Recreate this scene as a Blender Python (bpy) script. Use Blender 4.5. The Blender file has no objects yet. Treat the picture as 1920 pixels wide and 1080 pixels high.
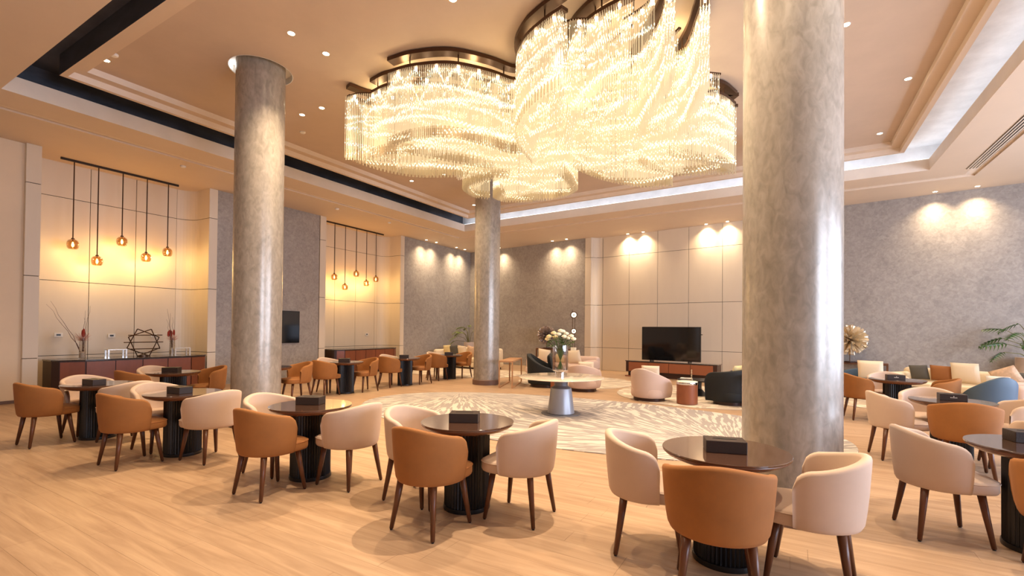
import bpy, bmesh, math, random
from mathutils import Vector, Matrix
random.seed(7)
S = bpy.context.scene
COL = S.collection
PI = math.pi
R = math.radians

# ------------------------------------------------------------------ camera
PSI = R(30.5); PITCH = .0115; ROLL = .0096
def make_camera():
    cd = bpy.data.cameras.new('camera'); co = bpy.data.objects.new('camera', cd); COL.objects.link(co)
    cp, sp = math.cos(PITCH), math.sin(PITCH); cr, sr = math.cos(ROLL), math.sin(ROLL)
    Z = Matrix.Rotation(PSI, 3, 'Z')
    r = Vector((1, 0, 0)); fw = Vector((0, cp, sp)); u = Vector((0, -sp, cp))
    r2 = Z @ (cr*r + sr*u); u2 = Z @ (-sr*r + cr*u); fw = Z @ fw
    m = Matrix((r2, u2, -fw)).transposed().to_4x4(); m.translation = (0, 0, 1.5)
    co.matrix_world = m
    cd.sensor_width = 36; cd.lens = 887/1920*36; cd.shift_y = (607.5-540)/1920
    cd.clip_start = .05; cd.clip_end = 200
    S.camera = co
make_camera()

# ------------------------------------------------------------------ world, exposure, window and fill light
w = bpy.data.worlds.new('world'); S.world = w; w.use_nodes = True
w.node_tree.nodes['Background'].inputs[0].default_value = (.62, .74, 1, 1)
w.node_tree.nodes['Background'].inputs[1].default_value = .8
S.view_settings.view_transform = 'Standard'; S.view_settings.look = 'None'
S.view_settings.exposure = -.36; S.view_settings.gamma = 1; S.view_settings.use_curve_mapping = False
S.cycles.use_denoising = True
S.cycles.max_bounces = 8; S.cycles.transparent_max_bounces = 24
S.cycles.sample_clamp_indirect = 6.0

def light(kind, name, loc, energy, color, parent=None, **k):
    d = bpy.data.lights.new(name, kind); d.energy = energy; d.color = color
    for a, b in k.items():
        if a not in ('rot',): setattr(d, a, b)
    o = bpy.data.objects.new(name, d); COL.objects.link(o); o.location = loc
    if 'rot' in k: o.rotation_euler = k['rot']
    if parent: o.parent = parent
    return o
# daylight through the tall windows of the right-hand wall
for yy in (1.5, 6.0, 10.5):
    light('AREA', 'daylight_and_fill', (8.3, yy, 2.3), 640, (.68, .79, 1), shape='RECTANGLE', size=3.4, size_y=3.6, rot=(0, R(90), 0))
# broad warm fill light added behind the camera to lift the near side
light('AREA', 'daylight_and_fill', (-3.0, -5.3, 2.6), 25, (1, .84, .68), shape='RECTANGLE', size=10, size_y=3.8, rot=(R(90), 0, 0))

# ------------------------------------------------------------------ materials
MATS = {}
def mat(name, color, rough=.5, metal=0, emit=None, es=0, alpha=1, trans=0, ior=1.45, coat=0, sheen=0, bump=None, vary=None, spec=.5):
    """bump=(scale, strength), vary=(scale, amount, (sx,sy,sz))"""
    m = bpy.data.materials.new(name); m.use_nodes = True; nt = m.node_tree; b = nt.nodes['Principled BSDF']
    b.inputs['Base Color'].default_value = (*color, 1); b.inputs['Roughness'].default_value = rough
    b.inputs['Metallic'].default_value = metal; b.inputs['IOR'].default_value = ior
    b.inputs['Alpha'].default_value = alpha; b.inputs['Transmission Weight'].default_value = trans
    b.inputs['Coat Weight'].default_value = coat; b.inputs['Coat Roughness'].default_value = .08
    b.inputs['Specular IOR Level'].default_value = spec
    if sheen:
        b.inputs['Sheen Weight'].default_value = sheen; b.inputs['Sheen Roughness'].default_value = .4
        b.inputs['Sheen Tint'].default_value = (*[min(1, c*1.5+.1) for c in color], 1)
    if emit: b.inputs['Emission Color'].default_value = (*emit, 1); b.inputs['Emission Strength'].default_value = es
    if bump or vary:
        tc = nt.nodes.new('ShaderNodeTexCoord')
    if bump:
        n = nt.nodes.new('ShaderNodeTexNoise'); n.inputs['Scale'].default_value = bump[0]; n.inputs['Detail'].default_value = 5
        bp = nt.nodes.new('ShaderNodeBump'); bp.inputs['Strength'].default_value = bump[1]; bp.inputs['Distance'].default_value = .01
        nt.links.new(tc.outputs['Object'], n.inputs['Vector']); nt.links.new(n.outputs['Fac'], bp.inputs['Height']); nt.links.new(bp.outputs[0], b.inputs['Normal'])
    if vary:
        mp = nt.nodes.new('ShaderNodeMapping'); mp.inputs['Scale'].default_value = vary[2] if len(vary) > 2 else (1, 1, 1)
        n = nt.nodes.new('ShaderNodeTexNoise'); n.inputs['Scale'].default_value = vary[0]; n.inputs['Detail'].default_value = 8; n.inputs['Roughness'].default_value = .65
        r = nt.nodes.new('ShaderNodeValToRGB'); a = vary[1]
        r.color_ramp.elements[0].position = .3; r.color_ramp.elements[1].position = .7
        r.color_ramp.elements[0].color = (*[c*(1-a) for c in color], 1); r.color_ramp.elements[1].color = (*[min(1, c*(1+a)) for c in color], 1)
        nt.links.new(tc.outputs['Object'], mp.inputs[0]); nt.links.new(mp.outputs[0], n.inputs['Vector']); nt.links.new(n.outputs['Fac'], r.inputs[0]); nt.links.new(r.outputs[0], b.inputs['Base Color'])
    MATS[name] = m
    return m
M = MATS
mat('ceiling_paint', (.60, .475, .37), .75, bump=(14, .04), vary=(1.2, .05))
mat('soffit_paint', (.70, .57, .44), .7, vary=(1, .03))
mat('trim_paint', (.82, .71, .60), .55, vary=(2, .05))
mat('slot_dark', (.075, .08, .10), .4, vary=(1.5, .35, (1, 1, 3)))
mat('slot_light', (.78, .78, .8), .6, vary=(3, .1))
mat('led_cool', (1, 1, 1), .5, emit=(.93, .96, 1), es=7)
mat('panel', (.73, .63, .50), .42, vary=(3, .02, (1, 1, .2)))
mat('panel_gap', (.05, .03, .02), .7)
mat('cream_plaster', (.80, .64, .46), .7, vary=(1, .04))
mat('brown_skirting', (.16, .09, .065), .45)
mat('orange_velvet', (.29, .112, .027), .8, sheen=.22, vary=(5, .10))
mat('cream_velvet', (.56, .415, .32), .85, sheen=.22, vary=(5, .04))
mat('orange_piping', (.34, .12, .03), .7)
mat('cream_piping', (.55, .40, .30), .7)
mat('walnut', (.105, .036, .014), .32, vary=(6, .3, (3, 3, .4)))
mat('table_top', (.085, .040, .024), .07, coat=1, spec=.8)
mat('table_edge', (.16, .065, .03), .25)
mat('black_lacquer', (.010, .009, .010), .3)
mat('box_leather', (.028, .016, .013), .42, bump=(90, .1))
mat('box_front', (.045, .035, .045), .35)
mat('box_slot', (.004, .003, .003), .7)
mat('foil', (.75, .68, .6), .35, metal=.3)
mat('rust_wood', (.20, .058, .026), .35, vary=(3, .2, (1, 1, .3)))
mat('rust_leather', (.27, .085, .035), .4)
mat('dark_frame', (.04, .015, .010), .35)
mat('stone_dark', (.05, .042, .04), .08, coat=.8, vary=(6, .5))
mat('black_screen', (.006, .005, .005), .06, coat=.6)
mat('black_plastic', (.012, .011, .011), .3)
mat('black_metal', (.03, .018, .012), .4, metal=.3)
mat('bronze_metal', (.09, .045, .025), .35, metal=.6)
mat('amber_glass', (1, .80, .52), .08, trans=.0, alpha=.30)
mat('bulb_glow', (1, .8, .4), .4, emit=(1, .72, .32), es=16)
mat('downlight_glow', (1, .9, .8), .4, emit=(1, .80, .52), es=28)
mat('white_trim', (.85, .82, .78), .4)
mat('white_paint', (.9, .9, .88), .5)
mat('marble', (.74, .62, .50), .12, coat=.5, vary=(3.5, .22))
mat('silver_paint', (.36, .37, .41), .35, metal=.35)
mat('silver_dark', (.14, .14, .16), .4, metal=.3)
mat('blush_boucle', (.62, .46, .385), .9, sheen=.3)
mat('black_velvet', (.013, .014, .015), .75, sheen=.15)
mat('blue_leather', (.065, .105, .155), .5)
mat('blue_fabric', (.05, .075, .10), .8)
mat('sofa_cream', (.74, .61, .43), .85, sheen=.2)
mat('cushion_cream', (.78, .66, .50), .85, bump=(40, .2))
mat('cushion_pattern', (.62, .44, .31), .85, vary=(14, .25))
mat('cushion_grey', (.10, .095, .085), .85)
mat('cushion_brown', (.30, .115, .035), .8)
mat('cushion_black', (.02, .02, .02), .8)
mat('cushion_white', (.82, .78, .76), .85)
mat('cushion_yellow', (.80, .66, .36), .85)
mat('wood_light', (.46, .24, .115), .4, vary=(5, .2, (1, .2, 1)))
mat('wood_mid', (.16, .065, .032), .35, vary=(4, .25))
mat('leaf_dark', (.035, .085, .012), .38)
mat('leaf_light', (.20, .26, .045), .4)
mat('plant_stem', (.16, .15, .05), .5)
mat('pot_blush', (.62, .49, .41), .6)
mat('soil', (.03, .02, .012), .9)
mat('petal_white', (.88, .82, .66), .7)
mat('petal_cream', (.85, .72, .42), .7)
mat('leaf_stem', (.07, .12, .03), .5)
mat('chrome', (.75, .73, .72), .08, metal=1)
mat('gold_leafed', (.78, .66, .48), .3, metal=.6)
mat('silver_gilt', (.48, .40, .36), .3, metal=.7)
mat('branch', (.13, .06, .04), .7)
mat('dried_red', (.30, .03, .018), .8)
mat('dried_pink', (.60, .33, .26), .85)
mat('pebbles', (.7, .6, .5), .6, vary=(40, .3))
mat('acrylic', (.82, .80, .78), .15, metal=.35)
mat('lamp_disc', (1, .95, .8), .4, emit=(1, .86, .55), es=2.6)
mat('socket_white', (.85, .82, .78), .4)
mat('crystal', (.42, .35, .25), .15, metal=.0, emit=(1, .79, .46), es=.72)  # even glow put in for LED light caught by the rods
mat('glint_bead', (.6, .52, .4), .2, emit=(1, .89, .62), es=2.2)  # glowing stand-in for light refracted along the rods
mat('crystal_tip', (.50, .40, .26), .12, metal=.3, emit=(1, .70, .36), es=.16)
mat('window_frame', (.1, .08, .07), .4)
mat('curtain', (.75, .68, .6), .9)
mat('joint_dark', (.30, .18, .10), .8)

def glass(name, col, rough=.02, mix=.75):
    m = bpy.data.materials.new(name); m.use_nodes = True; nt = m.node_tree; nt.nodes.clear()
    o = nt.nodes.new('ShaderNodeOutputMaterial'); t = nt.nodes.new('ShaderNodeBsdfTransparent'); g = nt.nodes.new('ShaderNodeBsdfGlossy'); x = nt.nodes.new('ShaderNodeMixShader')
    fr = nt.nodes.new('ShaderNodeLayerWeight'); fr.inputs[0].default_value = 1-mix
    t.inputs[0].default_value = (*col, 1); g.inputs['Roughness'].default_value = rough; g.inputs['Color'].default_value = (1, 1, 1, 1)
    nt.links.new(fr.outputs['Facing'], x.inputs[0]); nt.links.new(t.outputs[0], x.inputs[1]); nt.links.new(g.outputs[0], x.inputs[2]); nt.links.new(x.outputs[0], o.inputs[0])
    MATS[name] = m
glass('clear_glass', (.90, .88, .86), .03, .62)
glass('smoke_glass', (.84, .70, .52), .08, .72)

def plaster(name, c1, c2, scale=1.6, rough=.35, stretch=(1, 1, 1), metal=0.0):
    m = bpy.data.materials.new(name); m.use_nodes = True; nt = m.node_tree; b = nt.nodes['Principled BSDF']; L = nt.links.new
    tc = nt.nodes.new('ShaderNodeTexCoord'); mp = nt.nodes.new('ShaderNodeMapping'); mp.inputs['Scale'].default_value = stretch
    a = nt.nodes.new('ShaderNodeTexNoise'); a.inputs['Scale'].default_value = scale; a.inputs['Detail'].default_value = 9; a.inputs['Roughness'].default_value = .7; a.inputs['Distortion'].default_value = 1.6
    f = nt.nodes.new('ShaderNodeTexNoise'); f.inputs['Scale'].default_value = scale*7; f.inputs['Detail'].default_value = 6; f.inputs['Distortion'].default_value = .9
    mx = nt.nodes.new('ShaderNodeMath'); mx.operation = 'ADD'; ml = nt.nodes.new('ShaderNodeMath'); ml.operation = 'MULTIPLY'; ml.inputs[1].default_value = .5
    r = nt.nodes.new('ShaderNodeValToRGB'); r.color_ramp.elements[0].position = .36; r.color_ramp.elements[1].position = .62
    r.color_ramp.elements[0].color = (*c1, 1); r.color_ramp.elements[1].color = (*c2, 1)
    bp = nt.nodes.new('ShaderNodeBump'); bp.inputs['Strength'].default_value = .07; bp.inputs['Distance'].default_value = .008
    L(tc.outputs['Object'], mp.inputs[0]); L(mp.outputs[0], a.inputs['Vector']); L(mp.outputs[0], f.inputs['Vector'])
    L(a.outputs['Fac'], mx.inputs[0]); L(f.outputs['Fac'], mx.inputs[1]); L(mx.outputs[0], ml.inputs[0]); L(ml.outputs[0], r.inputs[0])
    L(r.outputs[0], b.inputs['Base Color']); L(f.outputs['Fac'], bp.inputs['Height']); L(bp.outputs[0], b.inputs['Normal'])
    b.inputs['Roughness'].default_value = rough; b.inputs['Metallic'].default_value = metal
    MATS[name] = m
plaster('grey_plaster', (.27, .245, .225), (.40, .365, .335), 1.8, .42)
plaster('column_plaster', (.27, .24, .205), (.42, .375, .33), 1.5, .27, (1.6, 1.6, .8), .25)

def oak():
    m = bpy.data.materials.new('oak_plank'); m.use_nodes = True; nt = m.node_tree; b = nt.nodes['Principled BSDF']; L = nt.links.new
    g = nt.nodes.new('ShaderNodeTexCoord'); oi = nt.nodes.new('ShaderNodeObjectInfo')
    ad = nt.nodes.new('ShaderNodeVectorMath'); ad.operation = 'ADD'
    geo = nt.nodes.new('ShaderNodeNewGeometry')
    mp = nt.nodes.new('ShaderNodeMapping'); mp.inputs['Rotation'].default_value = (0, 0, 0); mp.inputs['Scale'].default_value = (.55, 7, 1)
    a = nt.nodes.new('ShaderNodeTexNoise'); a.inputs['Scale'].default_value = 2.0; a.inputs['Detail'].default_value = 8; a.inputs['Roughness'].default_value = .6; a.inputs['Distortion'].default_value = .7
    r = nt.nodes.new('ShaderNodeValToRGB')
    r.color_ramp.elements[0].position = .28; r.color_ramp.elements[1].position = .68
    r.color_ramp.elements[0].color = (.325, .20, .118, 1); r.color_ramp.elements[1].color = (.49, .33, .208, 1)
    hs = nt.nodes.new('ShaderNodeHueSaturation'); mr = nt.nodes.new('ShaderNodeMapRange'); mr.inputs['To Min'].default_value = .965; mr.inputs['To Max'].default_value = 1.035
    L(geo.outputs['Position'], mp.inputs[0]); L(mp.outputs[0], a.inputs['Vector']); L(a.outputs['Fac'], r.inputs[0]); L(r.outputs[0], hs.inputs['Color'])
    L(oi.outputs['Random'], mr.inputs[0]); L(mr.outputs[0], hs.inputs['Value']); L(hs.outputs[0], b.inputs['Base Color'])
    b.inputs['Roughness'].default_value = .42; b.inputs['Specular IOR Level'].default_value = .35
    MATS['oak_plank'] = m
oak()

def rug_material(name, centres, c1, c2, ang, rad):
    """cream strokes that radiate from a few centres over a grey ground"""
    m = bpy.data.materials.new(name); m.use_nodes = True; nt = m.node_tree; b = nt.nodes['Principled BSDF']; L = nt.links.new
    geo = nt.nodes.new('ShaderNodeNewGeometry'); prev = None
    for (cx, cy) in centres:
        s = nt.nodes.new('ShaderNodeVectorMath'); s.operation = 'SUBTRACT'; s.inputs[1].default_value = (cx, cy, 0); L(geo.outputs['Position'], s.inputs[0])
        sx = nt.nodes.new('ShaderNodeSeparateXYZ'); L(s.outputs[0], sx.inputs[0])
        at = nt.nodes.new('ShaderNodeMath'); at.operation = 'ARCTAN2'; L(sx.outputs[1], at.inputs[0]); L(sx.outputs[0], at.inputs[1])
        ln = nt.nodes.new('ShaderNodeVectorMath'); ln.operation = 'LENGTH'; L(s.outputs[0], ln.inputs[0])
        am = nt.nodes.new('ShaderNodeMath'); am.operation = 'MULTIPLY'; am.inputs[1].default_value = ang; L(at.outputs[0], am.inputs[0])
        lp = nt.nodes.new('ShaderNodeMath'); lp.operation = 'POWER'; lp.inputs[1].default_value = .7; L(ln.outputs['Value'], lp.inputs[0])
        rm = nt.nodes.new('ShaderNodeMath'); rm.operation = 'MULTIPLY'; rm.inputs[1].default_value = rad; L(lp.outputs[0], rm.inputs[0])
        cb = nt.nodes.new('ShaderNodeCombineXYZ'); L(am.outputs[0], cb.inputs[0]); L(rm.outputs[0], cb.inputs[1])
        n = nt.nodes.new('ShaderNodeTexNoise'); n.inputs['Scale'].default_value = 1; n.inputs['Detail'].default_value = 1.5; n.inputs['Distortion'].default_value = .5; L(cb.outputs[0], n.inputs['Vector'])
        if prev is None: prev = (n.outputs['Fac'], ln.outputs['Value'])
        else:
            cmp = nt.nodes.new('ShaderNodeMath'); cmp.operation = 'LESS_THAN'; L(ln.outputs['Value'], cmp.inputs[0]); L(prev[1], cmp.inputs[1])
            mx = nt.nodes.new('ShaderNodeMix'); L(cmp.outputs[0], mx.inputs[0]); L(prev[0], mx.inputs[2]); L(n.outputs['Fac'], mx.inputs[3])
            mn = nt.nodes.new('ShaderNodeMath'); mn.operation = 'MINIMUM'; L(ln.outputs['Value'], mn.inputs[0]); L(prev[1], mn.inputs[1])
            prev = (mx.outputs[0], mn.outputs[0])
    r = nt.nodes.new('ShaderNodeValToRGB'); r.color_ramp.elements[0].position = .515; r.color_ramp.elements[1].position = .545
    r.color_ramp.elements[0].color = (*c1, 1); r.color_ramp.elements[1].color = (*c2, 1); L(prev[0], r.inputs[0]); L(r.outputs[0], b.inputs['Base Color'])
    b.inputs['Roughness'].default_value = .95; b.inputs['Specular IOR Level'].default_value = .1
    MATS[name] = m
rug_material('rug_strokes', [(-.55, 6.6), (-6.6, 8.9), (-3.0, 12.2)], (.31, .275, .26), (.54, .48, .425), 34, 3.6)
rug_material('rug_small', [(-1.0, 12.3), (-5.5, 12.5), (2.6, 13.5), (-9, 14)], (.48, .40, .32), (.68, .58, .46), 9, 3)

# ------------------------------------------------------------------ mesh helpers
class MB:
    def __init__(s): s.v = []; s.f = []
    def add(s, vs, fs):
        n = len(s.v); s.v += [tuple(p) for p in vs]; s.f += [tuple(i+n for i in f) for f in fs]; return s
    def box(s, x0, x1, y0, y1, z0, z1, M=None):
        vs = [(x, y, z) for z in (z0, z1) for y in (y0, y1) for x in (x0, x1)]
        if M is not None: vs = [M @ Vector(p) for p in vs]
        return s.add(vs, [(0, 2, 3, 1), (4, 5, 7, 6), (0, 1, 5, 4), (2, 6, 7, 3), (0, 4, 6, 2), (1, 3, 7, 5)])
    def tube(s, pts, rad, n=8, cap=True, sq=False):
        pts = [Vector(p) for p in pts]; rings = []
        if not hasattr(rad, '__len__'): rad = [rad]*len(pts)
        up = None
        for i, p in enumerate(pts):
            d = (pts[min(i+1, len(pts)-1)]-pts[max(i-1, 0)])
            d = d.normalized() if d.length > 1e-9 else Vector((0, 0, 1))
            ref = Vector((0, 0, 1)) if abs(d.z) < .95 else Vector((1, 0, 0))
            if up is not None and abs(up.dot(d)) < .95: ref = up
            a = ref.cross(d).normalized(); b = d.cross(a); up = b
            off = PI/4 if sq else 0
            rings.append([p+rad[i]*(math.cos(2*PI*k/n+off)*a+math.sin(2*PI*k/n+off)*b) for k in range(n)])
        vs = [q for r_ in rings for q in r_]; fs = []
        for i in range(len(rings)-1):
            for k in range(n): fs.append((i*n+k, i*n+(k+1) % n, (i+1)*n+(k+1) % n, (i+1)*n+k))
        if cap: fs.append(tuple(reversed(range(n)))); fs.append(tuple((len(rings)-1)*n+k for k in range(n)))
        return s.add(vs, fs)
    def lathe(s, prof, n=32, c=(0, 0, 0), cap=True, sx=1, sy=1):
        vs = []; fs = []
        for (r_, z) in prof:
            for k in range(n): vs.append((c[0]+sx*r_*math.cos(2*PI*k/n), c[1]+sy*r_*math.sin(2*PI*k/n), c[2]+z))
        for i in range(len(prof)-1):
            for k in range(n): fs.append((i*n+k, i*n+(k+1) % n, (i+1)*n+(k+1) % n, (i+1)*n+k))
        if cap:
            if prof[0][0] > 1e-4: fs.append(tuple(reversed(range(n))))
            if prof[-1][0] > 1e-4: fs.append(tuple((len(prof)-1)*n+k for k in range(n)))
        return s.add(vs, fs)
    def mesh(s, name, m, smooth=False):
        me = bpy.data.meshes.new(name); me.from_pydata(s.v, [], s.f); me.materials.append(MATS[m])
        if smooth: me.polygons.foreach_set('use_smooth', [True]*len(me.polygons))
        me.update(); return me
    def build(s, name, m, parent=None, smooth=False, bevel=0, sub=0, seg=2, loc=None):
        o = bpy.data.objects.new(name, s.mesh(name, m, smooth)); COL.objects.link(o)
        if parent: o.parent = parent
        if loc: o.location = loc
        if bevel:
            b = o.modifiers.new('bevel', 'BEVEL'); b.width = bevel; b.segments = seg; b.limit_method = 'ANGLE'; b.angle_limit = R(40)
        if sub:
            b = o.modifiers.new('sub', 'SUBSURF'); b.levels = sub; b.render_levels = sub
        return o
def auto_smooth(o, ang=35):
    me = o.data; bm = bmesh.new(); bm.from_mesh(me)
    for f in bm.faces: f.smooth = True
    for e in bm.edges: e.smooth = not (len(e.link_faces) == 2 and e.calc_face_angle(0) > R(ang))
    bm.to_mesh(me); bm.free(); return o
def box(name, m, x0, x1, y0, y1, z0, z1, parent=None, bevel=0, **k):
    return MB().box(x0, x1, y0, y1, z0, z1).build(name, m, parent, bevel=bevel, **k)
def bake(o):
    """apply modifiers to the mesh so copies share it"""
    dg = bpy.context.evaluated_depsgraph_get(); me = bpy.data.meshes.new_from_object(o.evaluated_get(dg)); o.modifiers.clear(); old = o.data; o.data = me; me.name = old.name; return o
def thing(name, label=None, cat=None, loc=(0, 0, 0), rz=0, group=None, kind=None):
    o = bpy.data.objects.new(name, None); COL.objects.link(o); o.location = loc; o.rotation_euler = (0, 0, rz); o.empty_display_size = .1
    return tag(o, label, cat, group, kind)
def tag(o, label=None, cat=None, group=None, kind=None):
    if label: o['label'] = label
    if cat: o['category'] = cat
    if group: o['group'] = group
    if kind: o['kind'] = kind
    return o
def dup(src, loc, rz=0, label=None, group=None, scale=None):
    def cp(o, par):
        c = o.copy(); COL.objects.link(c)
        if par: c.parent = par
        for ch in list(o.children): cp(ch, c)
        return c
    c = cp(src, None); c.location = loc; c.rotation_euler = (0, 0, rz)
    if label: c['label'] = label
    if group: c['group'] = group
    if scale: c.scale = scale
    return c
def smoothpath(pts, n=12):
    """Catmull-Rom through 2-D or 3-D points"""
    P = [Vector(p) for p in pts]; P = [2*P[0]-P[1]]+P+[2*P[-1]-P[-2]]; out = []
    for i in range(1, len(P)-2):
        for k in range(n):
            t = k/n; a, b, c, d = P[i-1], P[i], P[i+1], P[i+2]
            out.append(.5*((2*b)+(c-a)*t+(2*a-5*b+4*c-d)*t*t+(3*b-a-3*c+d)*t**3))
    out.append(P[-2]); return out

# ------------------------------------------------------------------ floor
fl = box('floor', 'joint_dark', -14.6, 9, -6.5, 19.5, -.15, -.012); tag(fl, kind='structure')
def planks():
    PW, PL = .19, 1.42
    me = MB().box(0, PL-.0015, 0, PW-.001, -.0115, 0).mesh('plank', 'oak_plank')
    cand = []
    j = 0; y = -6.2
    rnd = random.Random(3)
    while y < 18.4:
        x = -14.3 - rnd.random()*PL
        while x < 8.6:
            cand.append((x, y)); x += PL
        y += PW
    ca, sa = math.cos(PSI), math.sin(PSI); near = []; far = []
    for (x, y) in cand:
        cx, cy = x+PL/2, y+PW/2; d = -sa*cx+ca*cy; r_ = ca*cx+sa*cy
        vis = d > 1.2 and abs(r_) < d*1.13+.5
        (near if vis else far).append((d, x, y))
    near.sort(); far += near[300:]; near = near[:300]
    for d, x, y in near:
        o = bpy.data.objects.new('plank', me); COL.objects.link(o); o.location = (x, y, 0); o.parent = fl
    mb = MB()
    for d, x, y in far: mb.box(x, x+PL-.0015, y, y+PW-.001, -.0115, 0)
    o = mb.build('planks', 'oak_plank', fl); o['kind'] = 'stuff'
planks()

# ------------------------------------------------------------------ walls
XL = -12.66
wl = box('wall_left', 'panel_gap', -14.3, -13.56, 3.05, 17.9, 0, 5.6); tag(wl, kind='structure')
def wallpart(name, m, *b, **k): return box(name, m, *b, parent=wl, **k)
wallpart('plaster_face', 'cream_plaster', -14.3, XL-.09, -6.5, 3.06, 0, 5.0)
wallpart('plaster_face', 'grey_plaster', -13.5, XL-.015, 6.585, 9.63, 0, 5.0)
wallpart('plaster_face', 'grey_plaster', -13.5, XL-.015, 13.395, 17.75, 0, 5.0)
ROWS = [(.0, .85), (.85, 2.45), (2.45, 4.25), (4.25, 5.0)]
def arc(cx, cy, r_, a0, a1, n=8): return [(cx+r_*math.cos(R(a0+(a1-a0)*k/n)), cy+r_*math.sin(R(a0+(a1-a0)*k/n))) for k in range(n+1)]
def panel_strip(path, z0, z1, parent, t=.02, m='panel'):
    """a thin panel along a plan path, thickness to the right of travel"""
    P = [Vector(p) for p in path]; n = len(P); A = []; B = []
    for i, p in enumerate(P):
        d = (P[min(i+1, n-1)]-P[max(i-1, 0)]).normalized(); q = p+Vector((d.y, -d.x))*t
        A.append(p); B.append(q)
    vs = []
    for z in (z0, z1):
        vs += [(p.x, p.y, z) for p in A]; vs += [(p.x, p.y, z) for p in B]
    fs = []
    for i in range(n-1):
        fs += [(i, i+1, 2*n+i+1, 2*n+i), (n+i+1, n+i, 3*n+i, 3*n+i+1), (2*n+i, 2*n+i+1, 3*n+i+1, 3*n+i), (i+1, i, n+i, n+i+1)]
    fs += [(0, 2*n, 3*n, n), (n-1, 2*n-1, 4*n-1, 3*n-1)]
    return MB().add(vs, fs).build('wall_panel', m, parent)
G = .006
def alcove(y0, y1, joints, rc, xr=-12.66, xb=-13.52):
    # posts either side with their faces
    for (a, b) in ((y0-.22, y0), (y1, y1+.2)):
        wallpart('post_core', 'panel_gap', -13.56, xr-.012, a+.02, b-.01, 0, 5)
        for z0, z1 in ROWS:
            wallpart('wall_panel', 'panel', xr-.85 if a < y0 else xr-.012, xr, a, b, z0+G, z1-(0 if z1 == 5 else G), bevel=.003)
            if a >= y0: wallpart('wall_panel', 'panel', xb+rc, xr-.016, a, a+.02, z0+G, z1-(0 if z1 == 5 else G))
    js = [y0+.1]+joints+[y1-rc]
    for z0, z1 in ROWS:
        zz = (z0+G, z1-(0 if z1 == 5 else G))
        for a, b in zip(js[:-1], js[1:]):
            if b-a > .1: panel_strip([(xb, b-G), (xb, a+G)], *zz, wl, t=.02)
        panel_strip(arc(xb+rc, y1-rc, rc, 90, 180), *zz, wl, t=.02)
        panel_strip(arc(xb+.1, y0+.1, .1, 180, 270), *zz, wl, t=.02)
alcove(3.27, 6.38, [4.3, 5.16, 6.03], .35)
alcove(9.87, 13.19, [10.91, 11.81, 12.72], .35)
bb = box('baseboard_left', 'brown_skirting', XL-.1, XL-.07, -6, 3.04, 0, .06); tag(bb, kind='structure')

# far wall in its own frame: s along the wall, n towards the room
P0 = Vector((-12.66, 17.68, 0)); EANG = math.atan2(-2.29, 17.07)
wf = MB().box(-.5, 22.4, -.9, -.55, 0, 5.6).build('wall_far', 'panel_gap'); wf.location = P0; wf.rotation_euler = (0, 0, EANG); tag(wf, kind='structure')
# local y axis of wf points away from the room; room side is -y
wf.data.transform(Matrix.Scale(-1, 4, (0, 1, 0))); wf.data.flip_normals()
def fw(s, n): # local coordinates: n metres into the room
    return (s, -n)
def farbox(name, m, s0, s1, n0, n1, z0, z1, **k): return box(name, m, s0, s1, -n1, -n0, z0, z1, parent=wf, **k)
farbox('plaster_face', 'grey_plaster', -.1, 5.96, -.56, -.015, 0, 5)
farbox('plaster_face', 'grey_plaster', 14.0, 22.3, -.56, -.015, 0, 5)
REC = .3
for z0, z1 in ROWS:
    zz = (z0+G, z1-(0 if z1 == 5 else G))
    for (a, b) in ((5.97, 6.22), (13.7, 13.98)):
        farbox('wall_panel', 'panel', a, b, -.5, 0, *zz, bevel=.003)
    js = [6.56, 7.62, 8.68, 9.75, 10.82, 11.88, 12.94, 13.4]
    for a, b in zip(js[:-1], js[1:]): farbox('wall_panel', 'panel', a+G, b-G, -REC-.02, -REC, *zz)
    panel_strip([(6.225, .02)]+arc(6.55, .0, .30, 180, 90)[1:], *zz, wf, t=-.02)
    panel_strip(arc(13.4, .0, .30, 90, 0), *zz, wf, t=-.02)

wr = MB().box(8.6, 8.8, -6.5, 19, 0, .25).box(8.6, 8.8, -6.5, 19, 4.2, 5.6).build('wall_right', 'cream_plaster'); tag(wr, kind='structure')
for yc in (-3, 1.5-2.25, 1.5+2.25, 6+2.25, 10.5+2.25, 16): box('pier', 'cream_plaster', 8.6, 8.8, yc-.35, yc+.35, .25, 4.2, parent=wr)
wk = box('wall_back', 'cream_plaster', -14.3, 8.8, -6.7, -6.5, 0, 5.6); tag(wk, kind='structure')

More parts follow.
